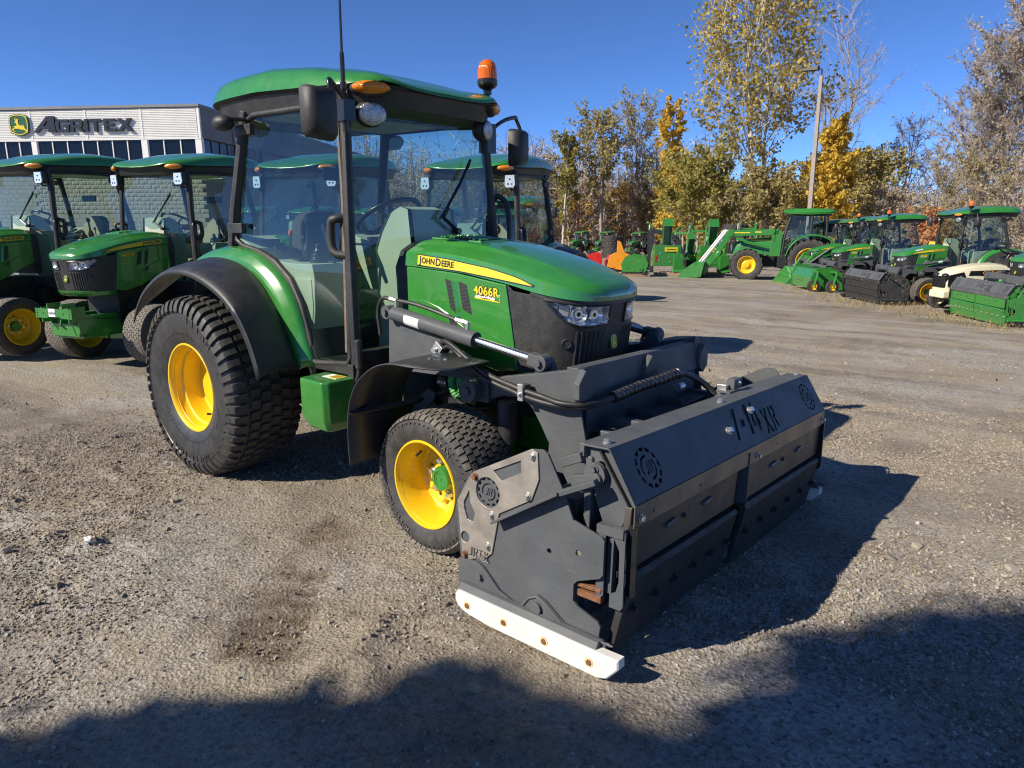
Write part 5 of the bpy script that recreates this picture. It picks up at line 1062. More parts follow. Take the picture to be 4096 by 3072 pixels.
def yellow_mower(loc, rz):
    t = thing('riding_mower', 'riding mower with bright yellow seat and bonnet behind the black snow pusher', 'riding mower', loc, rz)
    m = MB(); m.bb((-.28, -.28, .62), (.22, .28, .76)); st = m.obj('seat', [Y], t, bevel=.05); m = MB(); m.hexa([(-.36, -.28, .74), (-.2, -.28, .74), (-.2, .28, .74), (-.36, .28, .74), (-.46, -.2, 1.30), (-.36, -.2, 1.32), (-.36, .2, 1.32), (-.46, .2, 1.30)]); m.obj('backrest', [Y], st, bevel=.05)
    m = MB(); m.loft([[(x, -w, .42), (x, -w, z), (x, w, z), (x, w, .42)] for x, w, z in ((.35, .30, .66), (.8, .28, .70), (1.1, .22, .58))]); m.obj('bonnet', [Y], t, bevel=.04)
    m = MB(); m.bb((-.5, -.25, .25), (1.1, .25, .5)); m.obj('chassis', [BK], t)
    T1, R1 = big_tyre(.29, .13, .15, 16), rim_mesh(.155, .13, Y)
    for s in (-1, 1): put_wheel(t, (-.3, s*.42, .29), s, R1, T1); put_wheel(t, (.95, s*.40, .29), s, R1, T1)
    m = MB(); m.tube([(.30+.06*math.sin(q), .16*math.cos(q), .98+.10*math.sin(q)) for q in np.linspace(0, 2*PI, 17)[:-1]], .016, 6, closed=True); m.cyl((.45, 0, .6), (.31, 0, .97), .02); m.obj('steering_wheel', [BKS], t)
    return t
def castor_mower(loc, rz):
    t = thing('flail_mower', 'green flail mower with two small castor wheels beside the black snow pusher', 'mower', loc, rz)
    pr = [(-.45, .10), (.42, .08), (.46, .42), (.30, .66), (-.05, .70), (-.40, .52)]
    m = MB(); m.prism(pr, 'y', -.85, .85); b = m.obj('deck', [G], t, bevel=.015)
    for s in (-1, 1): m = MB(); m.prism([(x*1.06, z*1.05+(.0 if z > .2 else -.05)) for x, z in pr][::-s], 'y', s*.85, s*.88); m.obj('side_plate', [G], b)
    m = MB(); m.bb((.43, -.5, .30), (.475, .1, .34)); m.bb((-.1, -.4, .705), (.15, .0, .712)); m.obj('flap', [GD], b)
    T1, R1 = big_tyre(.19, .07, .10, 16), rim_mesh(.105, .07, Y)
    for y, x in ((1.05, .45), (1.30, .0)):
        m = MB(); m.tube([(x-.1, y, .62), (x-.08, y, .45), (x, y+.10, .30), (x, y+.10, .19)], .035, 8); m.beam((x-.1, y-.4, .60), (x-.1, y, .60), .08, .06); f = m.obj('castor_fork', [G], t)
        put_wheel(t, (x, y, .19), 1, R1, T1)
    return t
pb_ram = pb('dull_rod', (.22, .22, .22), .45, metal=.4)
def loader_boom(label, col, loc, rz, tall=1.7, group='loader booms standing in the back rows'):
    t = thing('loader_boom', label, 'loader', loc, rz, group)
    for s in (-1, 1):
        m = MB(); m.beam((-.2, s*.45, .1), (-.25, s*.45, tall), .09, .16); m.beam((-.25, s*.45, tall), (.9, s*.45, tall-.35), .09, .16); m.beam((.85, s*.45, tall-.32), (1.3, s*.45, .35), .09, .15); a = m.obj('arm', [col], t, bevel=.01)
        m = MB(); m.cyl((-.12, s*.52, .5), (.62, s*.52, tall-.42), .035, n=8); m.cyl((.35, s*.52, tall-.1), (1.25, s*.52, .6), .03, n=8); m.obj('ram', [pb_ram], a)
    m = MB(); m.bb((.82, -.45, tall-.45), (.9, .45, tall-.35)); m.obj('cross_tube', [col], t)
    m = MB(); m.hexa([(1.3, -.7, .05), (1.9, -.7, .02), (1.9, .7, .02), (1.3, .7, .05), (1.25, -.7, .62), (1.45, -.7, .60), (1.45, .7, .60), (1.25, .7, .62)]); m.obj('bucket', [col], t, bevel=.01)
    return t
def tyre_pile(label, loc, n, Rr=.62, cat='tyre stack'):
    T1 = big_tyre(Rr, .22, .34, 18)
    for k in range(n):
        o = bpy.data.objects.new('loose_tyre', T1); COL.objects.link(o); o.location = (loc[0]+.05*math.sin(k*2), loc[1], loc[2]+.22+.44*k); o.rotation_euler = (PI/2, 0, .7*k)
        tag(o, ('lowest', 'second from the bottom', 'third from the bottom', 'topmost')[min(k, 3) if k < n-1 else 3]+' '+label, 'tyre', 'spare tractor tyres piled up')
# ------------------------------------------------------------------ ground
def vnoise(x, y, sc, seed):
    r = np.random.default_rng(seed); T = r.random((64, 64)); x = x*sc; y = y*sc; xi = np.floor(x).astype(int); yi = np.floor(y).astype(int); fx = x-xi; fy = y-yi
    fx = fx*fx*(3-2*fx); fy = fy*fy*(3-2*fy); a = T[xi % 64, yi % 64]; b = T[(xi+1) % 64, yi % 64]; c = T[xi % 64, (yi+1) % 64]; d = T[(xi+1) % 64, (yi+1) % 64]
    return (a*(1-fx)+b*fx)*(1-fy)+(c*(1-fx)+d*fx)*fy
def ground_h(x, y):
    x = np.asarray(x, float); y = np.asarray(y, float)
    base = -.028*(np.clip(y, 1, 120)-1)
    n = (vnoise(x, y, .55, 1)-.5)*.03+(vnoise(x, y, 2.1, 2)-.5)*.018+(vnoise(x, y, 6.5, 3)-.5)*.011+(vnoise(x, y, 17, 4)-.5)*.008
    dd = np.hypot(x-2, y); fade = np.clip(1.4-dd/18, .25, 1)
    cl = np.clip((vnoise(x, y, 9, 5)-.62)*3, 0, 1)*np.clip((vnoise(x, y, 1.1, 6)-.45)*3, 0, 1)*.024   # trampled clods
    soft = np.exp(-(((x-2.45)/.75)**2+((y+1.45)/.5)**2))+.7*np.exp(-(((x-.4)/1.0)**2+((y+1.9)/.5)**2))
    cl = cl+soft*(np.clip((vnoise(x, y, 12, 15)-.48)*2.2, 0, 1)*.034+np.clip((vnoise(x, y, 5, 16)-.5)*2, 0, 1)*.02)
    return base+(n+cl)*fade+track(x, y)[0]
TRACK = [((1.28, -.70), (1.62, -1.30), (2.02, -1.72)), ((3.1, 1.9), (4.2, 3.4), (4.6, 6.0))]
def track(x, y):
    """tyre prints pressed into the soft patches: (height, mask)"""
    h = np.zeros_like(x); m = np.zeros_like(x)
    for pts in TRACK[:1]:
        for (ax, ay), (bx, by) in zip(pts[:-1], pts[1:]):
            L = math.hypot(bx-ax, by-ay); dx, dy = (bx-ax)/L, (by-ay)/L; u = (x-ax)*dx+(y-ay)*dy; w = (x-ax)*-dy+(y-ay)*dx
            k = np.clip((.15-np.abs(w))/.03, 0, 1)*np.clip((u+.03)/.06, 0, 1)*np.clip((L+.03-u)/.06, 0, 1)*np.clip((vnoise(x, y, 4.5, 12)-.18)*4, 0, 1)
            pat = ((np.floor(w/.042)+np.floor((u+.02*np.sin(w*40))/.05)) % 2)
            h = np.minimum(h, -k*(.005+.011*pat)); m = np.maximum(m, k*(.55+.45*pat))
    return h, m
def ground_mesh():
    xs = np.r_[-1500, -700, -350, -180, -110, -80, np.arange(-60, -8, 1.6), np.arange(-8, -2.5, .18), np.arange(-2.5, 5.6, .036), np.arange(5.6, 12, .25), np.arange(12, 60, 2.5), 80, 130, 250, 600, 1500]
    ys = np.r_[-1500, -600, -250, -100, -50, -25, np.arange(-14, -3.2, .5), np.arange(-3.2, 4.6, .036), np.arange(4.6, 12, .15), np.arange(12, 30, .6), np.arange(30, 130, 4), 180, 350, 800, 1500]
    X, Yy = np.meshgrid(xs, ys, indexing='ij'); Z = ground_h(X, Yy)
    nx, ny = X.shape; co = np.stack([X, Yy, Z], -1).reshape(-1, 3)
    i = np.arange(nx*ny).reshape(nx, ny); q = np.stack([i[:-1, :-1], i[1:, :-1], i[1:, 1:], i[:-1, 1:]], -1).reshape(-1, 4)
    me = np_mesh('ground', co, q); at = me.attributes.new('print', 'FLOAT', 'POINT'); at.data.foreach_set('value', track(co[:, 0], co[:, 1])[1].astype(np.float32)); return me
def np_mesh(name, co, quads, smooth=True):
    me = bpy.data.meshes.new(name); k = quads.shape[1]
    me.vertices.add(len(co)); me.vertices.foreach_set('co', np.ascontiguousarray(co, dtype=np.float32).ravel())
    me.loops.add(quads.size); me.loops.foreach_set('vertex_index', np.ascontiguousarray(quads, dtype=np.int32).ravel())
    me.polygons.add(len(quads)); me.polygons.foreach_set('loop_start', np.arange(0, quads.size, k, dtype=np.int32))
    me.polygons.foreach_set('use_smooth', np.full(len(quads), smooth)); me.update(calc_edges=True); return me
gm = bpy.data.materials.new('gravel_yard'); gm.use_nodes = True; t = gm.node_tree; b = t.nodes['Principled BSDF']
tc = _n(t, 'ShaderNodeTexCoord'); v = tc.outputs['Object']
mp = _n(t, 'ShaderNodeMapping'); mp.inputs['Rotation'].default_value = (0, 0, R(-40)); mp.inputs['Scale'].default_value = (.5, 2.2, 1); t.links.new(v, mp.inputs[0])
big = noise(t, mp.outputs[0], .55, 6, .6, .6); mid = noise(t, v, 2.6, 6, .65); fine = noise(t, v, 38, 5, .7); grit = noise(t, v, 190, 3, .7)
c0 = ramp(t, big, [(.34, (.15, .12, .088)), (.46, (.225, .185, .136)), (.57, (.36, .305, .222)), (.70, (.275, .235, .18))])
c1 = mixc(t, ramp(t, mid, [(.38, (0, 0, 0)), (.66, (.6,)*3)]), c0, (.36, .305, .225))
vo = _n(t, 'ShaderNodeTexVoronoi'); vo.inputs['Scale'].default_value = 70; t.links.new(v, vo.inputs['Vector'])
sat = _n(t, 'ShaderNodeHueSaturation'); sat.inputs['Saturation'].default_value = 0; t.links.new(vo.outputs['Color'], sat.inputs['Color'])
stone = ramp(t, sat.outputs[0], [(.15, (.10, .092, .082)), (.5, (.24, .222, .198)), (.85, (.44, .415, .38))])
sm = ramp(t, noise(t, v, .42, 7, .68, 1.3), [(.46, (.08,)*3), (.58, (.80,)*3)])
sm2 = ramp(t, noise(t, v, 2.2, 5, .7), [(.40, (0, 0, 0)), (.62, (.55,)*3)])
c2 = mixc(t, sm2, mixc(t, sm, c1, stone), mixc(t, .4, c1, stone))
c3 = mixc(t, .85, c2, ramp(t, fine, [(.28, (.42, .40, .37)), (.5, (1, 1, 1)), (.78, (1.32, 1.30, 1.26))]), 'MULTIPLY')
c4 = mixc(t, .75, c3, ramp(t, grit, [(.3, (.5,)*3), (.7, (1.4,)*3)]), 'MULTIPLY')
mp2 = _n(t, 'ShaderNodeMapping'); mp2.inputs['Rotation'].default_value = (0, 0, R(66)); mp2.inputs['Scale'].default_value = (.16, 1.5, 1); t.links.new(v, mp2.inputs[0])
tr = ramp(t, noise(t, mp2.outputs[0], 1.1, 5, .6, .8), [(.38, (.66, .63, .60)), (.50, (1, 1, 1)), (.66, (1.14, 1.12, 1.06))])
c5 = mixc(t, .45, c4, tr, 'MULTIPLY')
atn = _n(t, 'ShaderNodeAttribute', attribute_name='print'); c6 = mixc(t, atn.outputs['Fac'], c5, mixc(t, 1., c5, (.55, .49, .43), 'MULTIPLY'))
t.links.new(c6, b.inputs['Base Color']); b.inputs['Roughness'].default_value = .92; b.inputs['Specular IOR Level'].default_value = .25
ad = _n(t, 'ShaderNodeMath', operation='MULTIPLY_ADD'); ad.inputs[1].default_value = .5; t.links.new(vo.outputs['Distance'], ad.inputs[0]); t.links.new(fine, ad.inputs[2])
ad2 = _n(t, 'ShaderNodeMath', operation='MULTIPLY_ADD'); ad2.inputs[1].default_value = .35; t.links.new(grit, ad2.inputs[0]); t.links.new(ad.outputs[0], ad2.inputs[2])
bn = _n(t, 'ShaderNodeBump'); bn.inputs['Strength'].default_value = .9; bn.inputs['Distance'].default_value = .014; t.links.new(ad2.outputs[0], bn.inputs['Height']); t.links.new(bn.outputs[0], b.inputs['Normal'])
gme = ground_mesh(); gme.materials.append(gm); gnd = bpy.data.objects.new('ground', gme); COL.objects.link(gnd); structure(gnd); gnd['label'] = 'packed brown gravel yard'
# loose stones
sm_ = bpy.data.materials.new('loose_stone'); sm_.use_nodes = True; t = sm_.node_tree; b = t.nodes['Principled BSDF']; ge = _n(t, 'ShaderNodeNewGeometry')
cc = ramp(t, ge.outputs['Random Per Island'], [(0, (.15, .13, .105)), (.35, (.29, .25, .195)), (.62, (.32, .295, .26)), (.88, (.40, .375, .335)), (1, (.52, .49, .45))])
tc = _n(t, 'ShaderNodeTexCoord'); cc = mixc(t, .5, cc, ramp(t, noise(t, tc.outputs['Object'], 160, 4, .7), [(.3, (.6,)*3), (.7, (1.3,)*3)]), 'MULTIPLY')
cc = mixc(t, 1., cc, (.92, .86, .78), 'MULTIPLY'); t.links.new(cc, b.inputs['Base Color']); b.inputs['Roughness'].default_value = .9; b.inputs['Specular IOR Level'].default_value = .25
def stones(name, n, smin, smax, box, power=2.5, patch=True):
    r = np.random.default_rng(len(name)+n); x = r.uniform(box[0], box[1], n*3); y = r.uniform(box[2], box[3], n*3)
    k = vnoise(x, y, .9, 6)*.6+vnoise(x, y, 3.1, 9)*.4+np.where((x > 2.2) & (y > -.6), .10, 0) if patch else np.ones(n*3)
    keep = r.random(n*3) < np.clip((k-.44)*4.5, .05, 1); x, y = x[keep][:n], y[keep][:n]; n = len(x)
    s = smin+(smax-smin)*r.random(n)**power
    cube = np.array([(-1,-1,-1),(1,-1,-1),(1,1,-1),(-1,1,-1),(-1,-1,1),(1,-1,1),(1,1,1),(-1,1,1)], float)
    V = cube[None]*(1+r.normal(0, .22, (n, 8, 3)))*np.array([1, .8, .62]); V[:, 4:, :2] *= r.uniform(.45, .9, (n, 1, 1))
    a = r.uniform(0, 2*PI, n); ca, sa = np.cos(a), np.sin(a)
    b_ = r.normal(0, .35, n); V[..., 2] += V[..., 0]*b_[:, None]
    W = np.stack([V[..., 0]*ca[:, None]-V[..., 1]*sa[:, None], V[..., 0]*sa[:, None]+V[..., 1]*ca[:, None], V[..., 2]], -1)*s[:, None, None]/2
    W += np.stack([x, y, ground_h(x, y)+s*.10], -1)[:, None]
    F = np.array([(0,3,2,1),(4,5,6,7),(0,1,5,4),(1,2,6,5),(2,3,7,6),(3,0,4,7)]); Q = (F[None]+8*np.arange(n)[:, None, None]).reshape(-1, 4)
    me = np_mesh(name, W.reshape(-1, 3), Q, False); me.materials.append(sm_); o = bpy.data.objects.new(name, me); COL.objects.link(o); o['kind'] = 'stuff'; o['label'] = 'loose grey and brown stones scattered over the yard'; return o
stones('loose_gravel', 110000, .004, .015, (-2.0, 5.0, -2.8, 4.0), 1.6)
stones('loose_stones', 10000, .007, .022, (-3.5, 8, -2.8, 8), 3)
stones('coarse_stones', 260, .022, .055, (-2, 6, -2.6, 7), 3, False)

# ------------------------------------------------------------------ dealership building on the left
pb_side = pb('metal_siding', (.80, .78, .72), .45, var=.05, scale=1.5)
pb_sided = pb('dark_siding', (.20, .205, .21), .5, var=.05, scale=1.5)
pb_trim = pb('white_trim', (.78, .76, .72), .45, var=.04)
pb_block = pb('split_face_block', (.31, .285, .235), .9, var=.2, scale=5, bump=.8, bscale=40)
pb_navy = pb('sign_navy', (.008, .011, .018), .4)
pb_signg = pb('sign_green', (.012, .10, .035), .4); pb_signy = pb('sign_yellow', (.80, .58, .02), .4)
bld = thing('dealership_building', 'low white building with corrugated metal fascia and dark lettering', 'building', (-30, 15.4, 0), math.atan2(.555, .832))
BW = 44.
m = MB(); m.bb((-BW, .25, -1.2), (-.25, 30, 6.9)); m.obj('wall_core', [pb_block], bld)
m = MB(); m.bb((-BW-.1, -.10, 6.93), (.10, 30.1, 7.05)); m.bb((-BW-.1, -.06, 6.86), (.06, 30.06, 6.93)); m.obj('roof_flashing', [pb_sided], bld)
seams = [.05, 2.86, 5.69, 8.55]+[8.55+2.85*k for k in range(1, 12)]
def ribs(n, w0, w1, z0, z1, mat, side=False):
    m = MB(); prof = []; N = 17; dz = (z1-z0)/N
    for k in range(N): z = z0+k*dz; prof += [(-.02, z), (-.05, z+dz*.12), (-.05, z+dz*.62), (-.02, z+dz*.74)]
    prof.append((-.02, z1))
    if side: m.grid([[(-p[0]*.9, w, p[1]) for w in (w0, w1)] for p in prof])
    else: m.grid([[(-w, p[0], p[1]) for w in (w0, w1)] for p in prof])
    return m.obj(n, [mat], bld, angle=10, smooth=False)
for a, b_ in zip(seams[:-1], seams[1:]):
    ribs('siding_panel', a+.035, b_-.035, 5.52, 6.86, pb_side)
for s in seams[1:]: m = MB(); m.bb((-s-.035, -.062, 5.52), (-s+.035, .2, 6.86)); m.obj('panel_joint', [pb_trim], bld)
m = MB(); m.bb((-.05, -.065, 5.50), (.07, .06, 6.86)); m.bb((-BW, -.06, 5.47), (.06, .2, 5.52)); m.obj('corner_trim', [pb_trim], bld)
for k in range(6): ribs('side_panel', .07+k*3.2, 3.2+k*3.2, 5.52, 6.86, pb_sided, True)
posts = [(-.06, .25), (2.68, 2.98), (8.40, 8.67), (11.2, 11.5), (16.9, 17.2), (22.6, 22.9)]
for a, b_ in posts: m = MB(); m.bb((-b_, -.045, 4.42), (-a, .2, 5.47)); m.obj('facade_post', [pb_trim], bld)
mull = [1.04, 1.89, 3.74, 4.51, 5.28, 6.05, 6.84, 7.62, 9.36, 10.09, 12.3, 13.1, 13.9, 14.7, 15.5, 16.2]
edges = sorted([p for q in posts for p in q]+mull)
for a, b_ in zip(edges[:-1], edges[1:]):
    if any(abs(a-p[0]) < .01 for p in posts) or a > 16.8: continue
    m = MB(); m.bb((-b_, -.01, 4.42), (-b_+.05, .12, 5.47)); m.bb((-b_+.05, .0, 4.42), (-a, .12, 4.47)); w = m.obj('window', [pb_trim], bld)
    m = MB(); m.bb((-b_+.05, .04, 4.47), (-a, .07, 5.47)); m.obj('pane', [WGL], w)
for k in range(8):
    y = .3+k*.82; m = MB(); m.bb((-.02, y+.74, 4.42), (.02, y+.80, 5.47)); w = m.obj('window', [pb_sided], bld); m = MB(); m.bb((-.10, y, 4.42), (-.03, y+.74, 5.47)); m.obj('pane', [WGL], w)
m = MB(); m.bb((.05, 3.4, 5.70), (.22, 3.75, 5.90)); m.obj('wall_light', [pb_trim], bld)
BM = []
for k in range(5):
    m = MB(); r = np.random.default_rng(k); g = [[(x, -.0-(.024 if 0 < i < 5 and 0 < j < 3 else 0)*r.uniform(.4, 1.3), z) for j, z in enumerate((.005, .05, .15, .195))] for i, x in enumerate((-.395, -.33, -.25, -.15, -.07, -.005))]; m.grid(g); BM.append(m.mesh('block', [pb_block], 10, False))
for r_ in range(12):
    for c_ in range(22):
        o = bpy.data.objects.new('block', BM[(r_*7+c_*3) % 5]); COL.objects.link(o); o.parent = bld; o.location = (-c_*.4-(.2 if r_ % 2 else 0)-.05, .249, 2.0+r_*.2)
m = MB()
for r_ in range(27):
    for c_ in range(62):
        z = -1.+r_*.2; t_ = c_*.4+(.2 if r_ % 2 else 0)+.05
        if z >= 1.99 and t_ < 8.7 or z > 4.3: continue
        m.add([(-t_-.395, .215, z+.005), (-t_-.005, .215, z+.005), (-t_-.005, .215, z+.195), (-t_-.395, .215, z+.195)], [(0, 1, 2, 3)])
bk = m.obj('block_courses', [pb_block], bld); bk['kind'] = 'stuff'
LET = {'A': [[(0, 0), (.24, 0), (.43, .17), (.80, .17), (.80, 0), (1.18, 0), (1.16, .74), (.78, .74)], [(.57, .30), (.81, .30), (.81, .56)]],
 'G': [[(.1, 0), (.60, 0), (.68, .07), (.68, .34), (.36, .34), (.36, .23), (.50, .23), (.50, .13), (.20, .13), (.17, .17), (.17, .41), (.20, .45), (.66, .45), (.66, .58), (.10, .58), (0, .48), (0, .1)]],
 'R': [[(0, 0), (.17, 0), (.17, .2), (.33, .2), (.48, 0), (.70, 0), (.53, .21), (.63, .28), (.63, .50), (.55, .58), (0, .58)], [(.17, .31), (.46, .31), (.46, .46), (.17, .46)]],
 'I': [[(0, 0), (.17, 0), (.17, .58), (0, .58)]], 'T': [[(.21, 0), (.39, 0), (.39, .45), (.60, .45), (.60, .58), (0, .58), (0, .45), (.21, .45)]],
 'E': [[(0, 0), (.6, 0), (.6, .12), (.17, .12), (.17, .24), (.5, .24), (.5, .35), (.17, .35), (.17, .46), (.6, .46), (.6, .58), (0, .58)]],
 'X': [[(0, 0), (.23, 0), (.41, .21), (.56, 0), (.80, 0), (.53, .30), (.77, .58), (.54, .58), (.40, .40), (.25, .58), (.02, .58), (.27, .29)]]}
for ch, tt in zip('AGRITEX', (8.40, 7.19, 6.44, 5.70, 5.46, 4.72, 4.06)):
    m = MB(); put(m, curve_mesh(LET[ch], .09), frame((-tt, -.115, 5.86), (1, 0, 0), (0, 0, 1))); m.obj('sign_letter', [pb_navy], bld)
m = MB(); stag_shield(m, frame((-9.10, -.125, 6.22), (1, 0, 0), (0, 0, 1)) @ Matrix.Diagonal((1, 1, 8, 1)), 1.06, 1.0); m.obj('sign_shield', [pb_signg, pb_signy], bld)

# ------------------------------------------------------------------ lamp post
lp = thing('lamp_post', 'tall square grey lamp post rising behind the loader tractor', 'lamp post', (-10.8, 45.8, gz(-10.8, 45.8)))
m = MB(); m.loft([[(-w, -w, z), (w, -w, z), (w, w, z), (-w, w, z)] for z, w in ((0, .14), (11.6, .095))]); m.obj('pole', [CON], lp)
m = MB(); m.cyl((0, 0, 11.6), (0, 0, 11.95), .05); m.tube([(0, 0, 11.95), (-.12, 0, 12.05), (-.30, 0, 12.05)], .04, 6); m.hexa([(-1.15, -.2, 11.98), (-.2, -.2, 11.94), (-.2, .2, 11.94), (-1.15, .2, 11.98), (-1.15, -.18, 12.12), (-.2, -.18, 12.22), (-.2, .18, 12.22), (-1.15, .18, 12.12)]); m.obj('lamp_head', [BK], lp, bevel=.02)
for i, (x, y, h) in enumerate(((-6.5, -36, 11.5), (6, -30, 11), (-20, -44, 12))):
    up = thing('utility_pole', ('wooden power pole with crossarms behind the viewer', 'nearer wooden power pole behind the viewer', 'farther wooden power pole behind the viewer')[i], 'power pole', (x, y, 0), .5)
    m = MB(); m.cyl((0, 0, 0), (0, 0, h), .15, .10, 10); m.obj('pole', [WD], up); m = MB(); m.bb((-1.2, -.06, h-.5), (1.2, .06, h-.35)); m.bb((-1.2, -.06, h-1.5), (1.2, .06, h-1.35)); m.obj('crossarm', [WD], up)
    m = MB(); m.cyl((.3, .1, h-3.2), (.3, .1, h-2.3), .22); m.obj('transformer', [BK], up)
# ------------------------------------------------------------------ trees
def leafmat(name, stops, trans=.48):
    m = bpy.data.materials.new(name); m.use_nodes = True; t = m.node_tree; b = t.nodes['Principled BSDF']; ge = _n(t, 'ShaderNodeNewGeometry'); tc = _n(t, 'ShaderNodeTexCoord')
    a = _n(t, 'ShaderNodeMath', operation='MULTIPLY_ADD'); a.inputs[1].default_value = .55; t.links.new(ge.outputs['Random Per Island'], a.inputs[0])
    n2 = _n(t, 'ShaderNodeMath', operation='MULTIPLY'); n2.inputs[1].default_value = .45; t.links.new(noise(t, tc.outputs['Object'], .45, 3), n2.inputs[0]); t.links.new(n2.outputs[0], a.inputs[2])
    c = ramp(t, a.outputs[0], stops); t.links.new(c, b.inputs['Base Color']); b.inputs['Roughness'].default_value = .6; b.inputs['Specular IOR Level'].default_value = .3
    tl = _n(t, 'ShaderNodeBsdfTranslucent'); t.links.new(c, tl.inputs[0]); mx = _n(t, 'ShaderNodeMixShader'); mx.inputs[0].default_value = trans
    o = t.nodes['Material Output']; t.links.new(b.outputs[0], mx.inputs[1]); t.links.new(tl.outputs[0], mx.inputs[2]); t.links.new(mx.outputs[0], o.inputs[0]); return m
LF_POP = leafmat('poplar_leaf', [(.1, (0.196, 0.167, 0.046)), (.4, (0.391, 0.310, 0.086)), (.65, (0.575, 0.437, 0.127)), (.95, (0.759, 0.575, 0.184))])
LF_GRN = leafmat('green_leaf', [(.1, (.17, .155, .045)), (.5, (.34, .30, .08)), (.9, (.56, .46, .13))])
LF_YEL = leafmat('yellow_leaf', [(.1, (0.414, 0.276, 0.040)), (.5, (0.667, 0.471, 0.075)), (.9, (0.850, 0.621, 0.127))])
LF_ORG = leafmat('orange_leaf', [(.1, (0.322, 0.196, 0.057)), (.5, (0.529, 0.333, 0.086)), (.9, (0.713, 0.483, 0.138))])
LF_GRY = leafmat('grey_leaf', [(.1, (.21, .165, .115)), (.5, (.40, .32, .23)), (.9, (.58, .49, .37))], .35)
LF_OLV = leafmat('olive_leaf', [(.1, (0.196, 0.167, 0.069)), (.5, (0.380, 0.316, 0.127)), (.9, (0.598, 0.483, 0.207))])
LF_RST = leafmat('rust_leaf', [(.1, (0.345, 0.149, 0.057)), (.5, (0.598, 0.299, 0.115)), (.9, (0.736, 0.437, 0.207))])
LF_CED = leafmat('cedar_leaf', [(.1, (.02, .03, .012)), (.9, (.05, .065, .025))], .1)
BARK = pb('bark', (.30, .25, .205), .9, var=.35, scale=2.5, bump=.5, bscale=14)
BARKP = pb('pale_bark', (.46, .42, .36), .85, var=.3, scale=2.5)
BARKD = pb('dark_bark', (.085, .072, .062), .9, var=.35, scale=2.5)
BARKW = pb('woodland_bark', (.36, .29, .235), .9, var=.35, scale=.6)
def quads_at(P, size, r, flat=0.0, aspect=.75):
    n = len(P); a = r.normal(size=(n, 3)); a[:, 2] *= 1-flat; a /= np.linalg.norm(a, axis=1)[:, None]; b = np.cross(a, r.normal(size=(n, 3))); b /= np.linalg.norm(b, axis=1)[:, None]
    s = (size*r.uniform(.55, 1.35, n))[:, None]; u, w = a*s*.5, b*s*.5*aspect
    co = np.stack([P-u, P+w*.9+u*.1, P+u, P-w*.9+u*.1], 1).reshape(-1, 3); return co, np.arange(4*n).reshape(n, 4)
def ribbons(A, B, w, r):
    d = B-A; n = len(A); s = np.cross(d, r.normal(size=(n, 3))); s /= np.linalg.norm(s, axis=1)[:, None]+1e-9; s *= w/2
    co = np.stack([A-s, A+s, B+s*.35, B-s*.35], 1).reshape(-1, 3); return co, np.arange(4*n).reshape(n, 4)
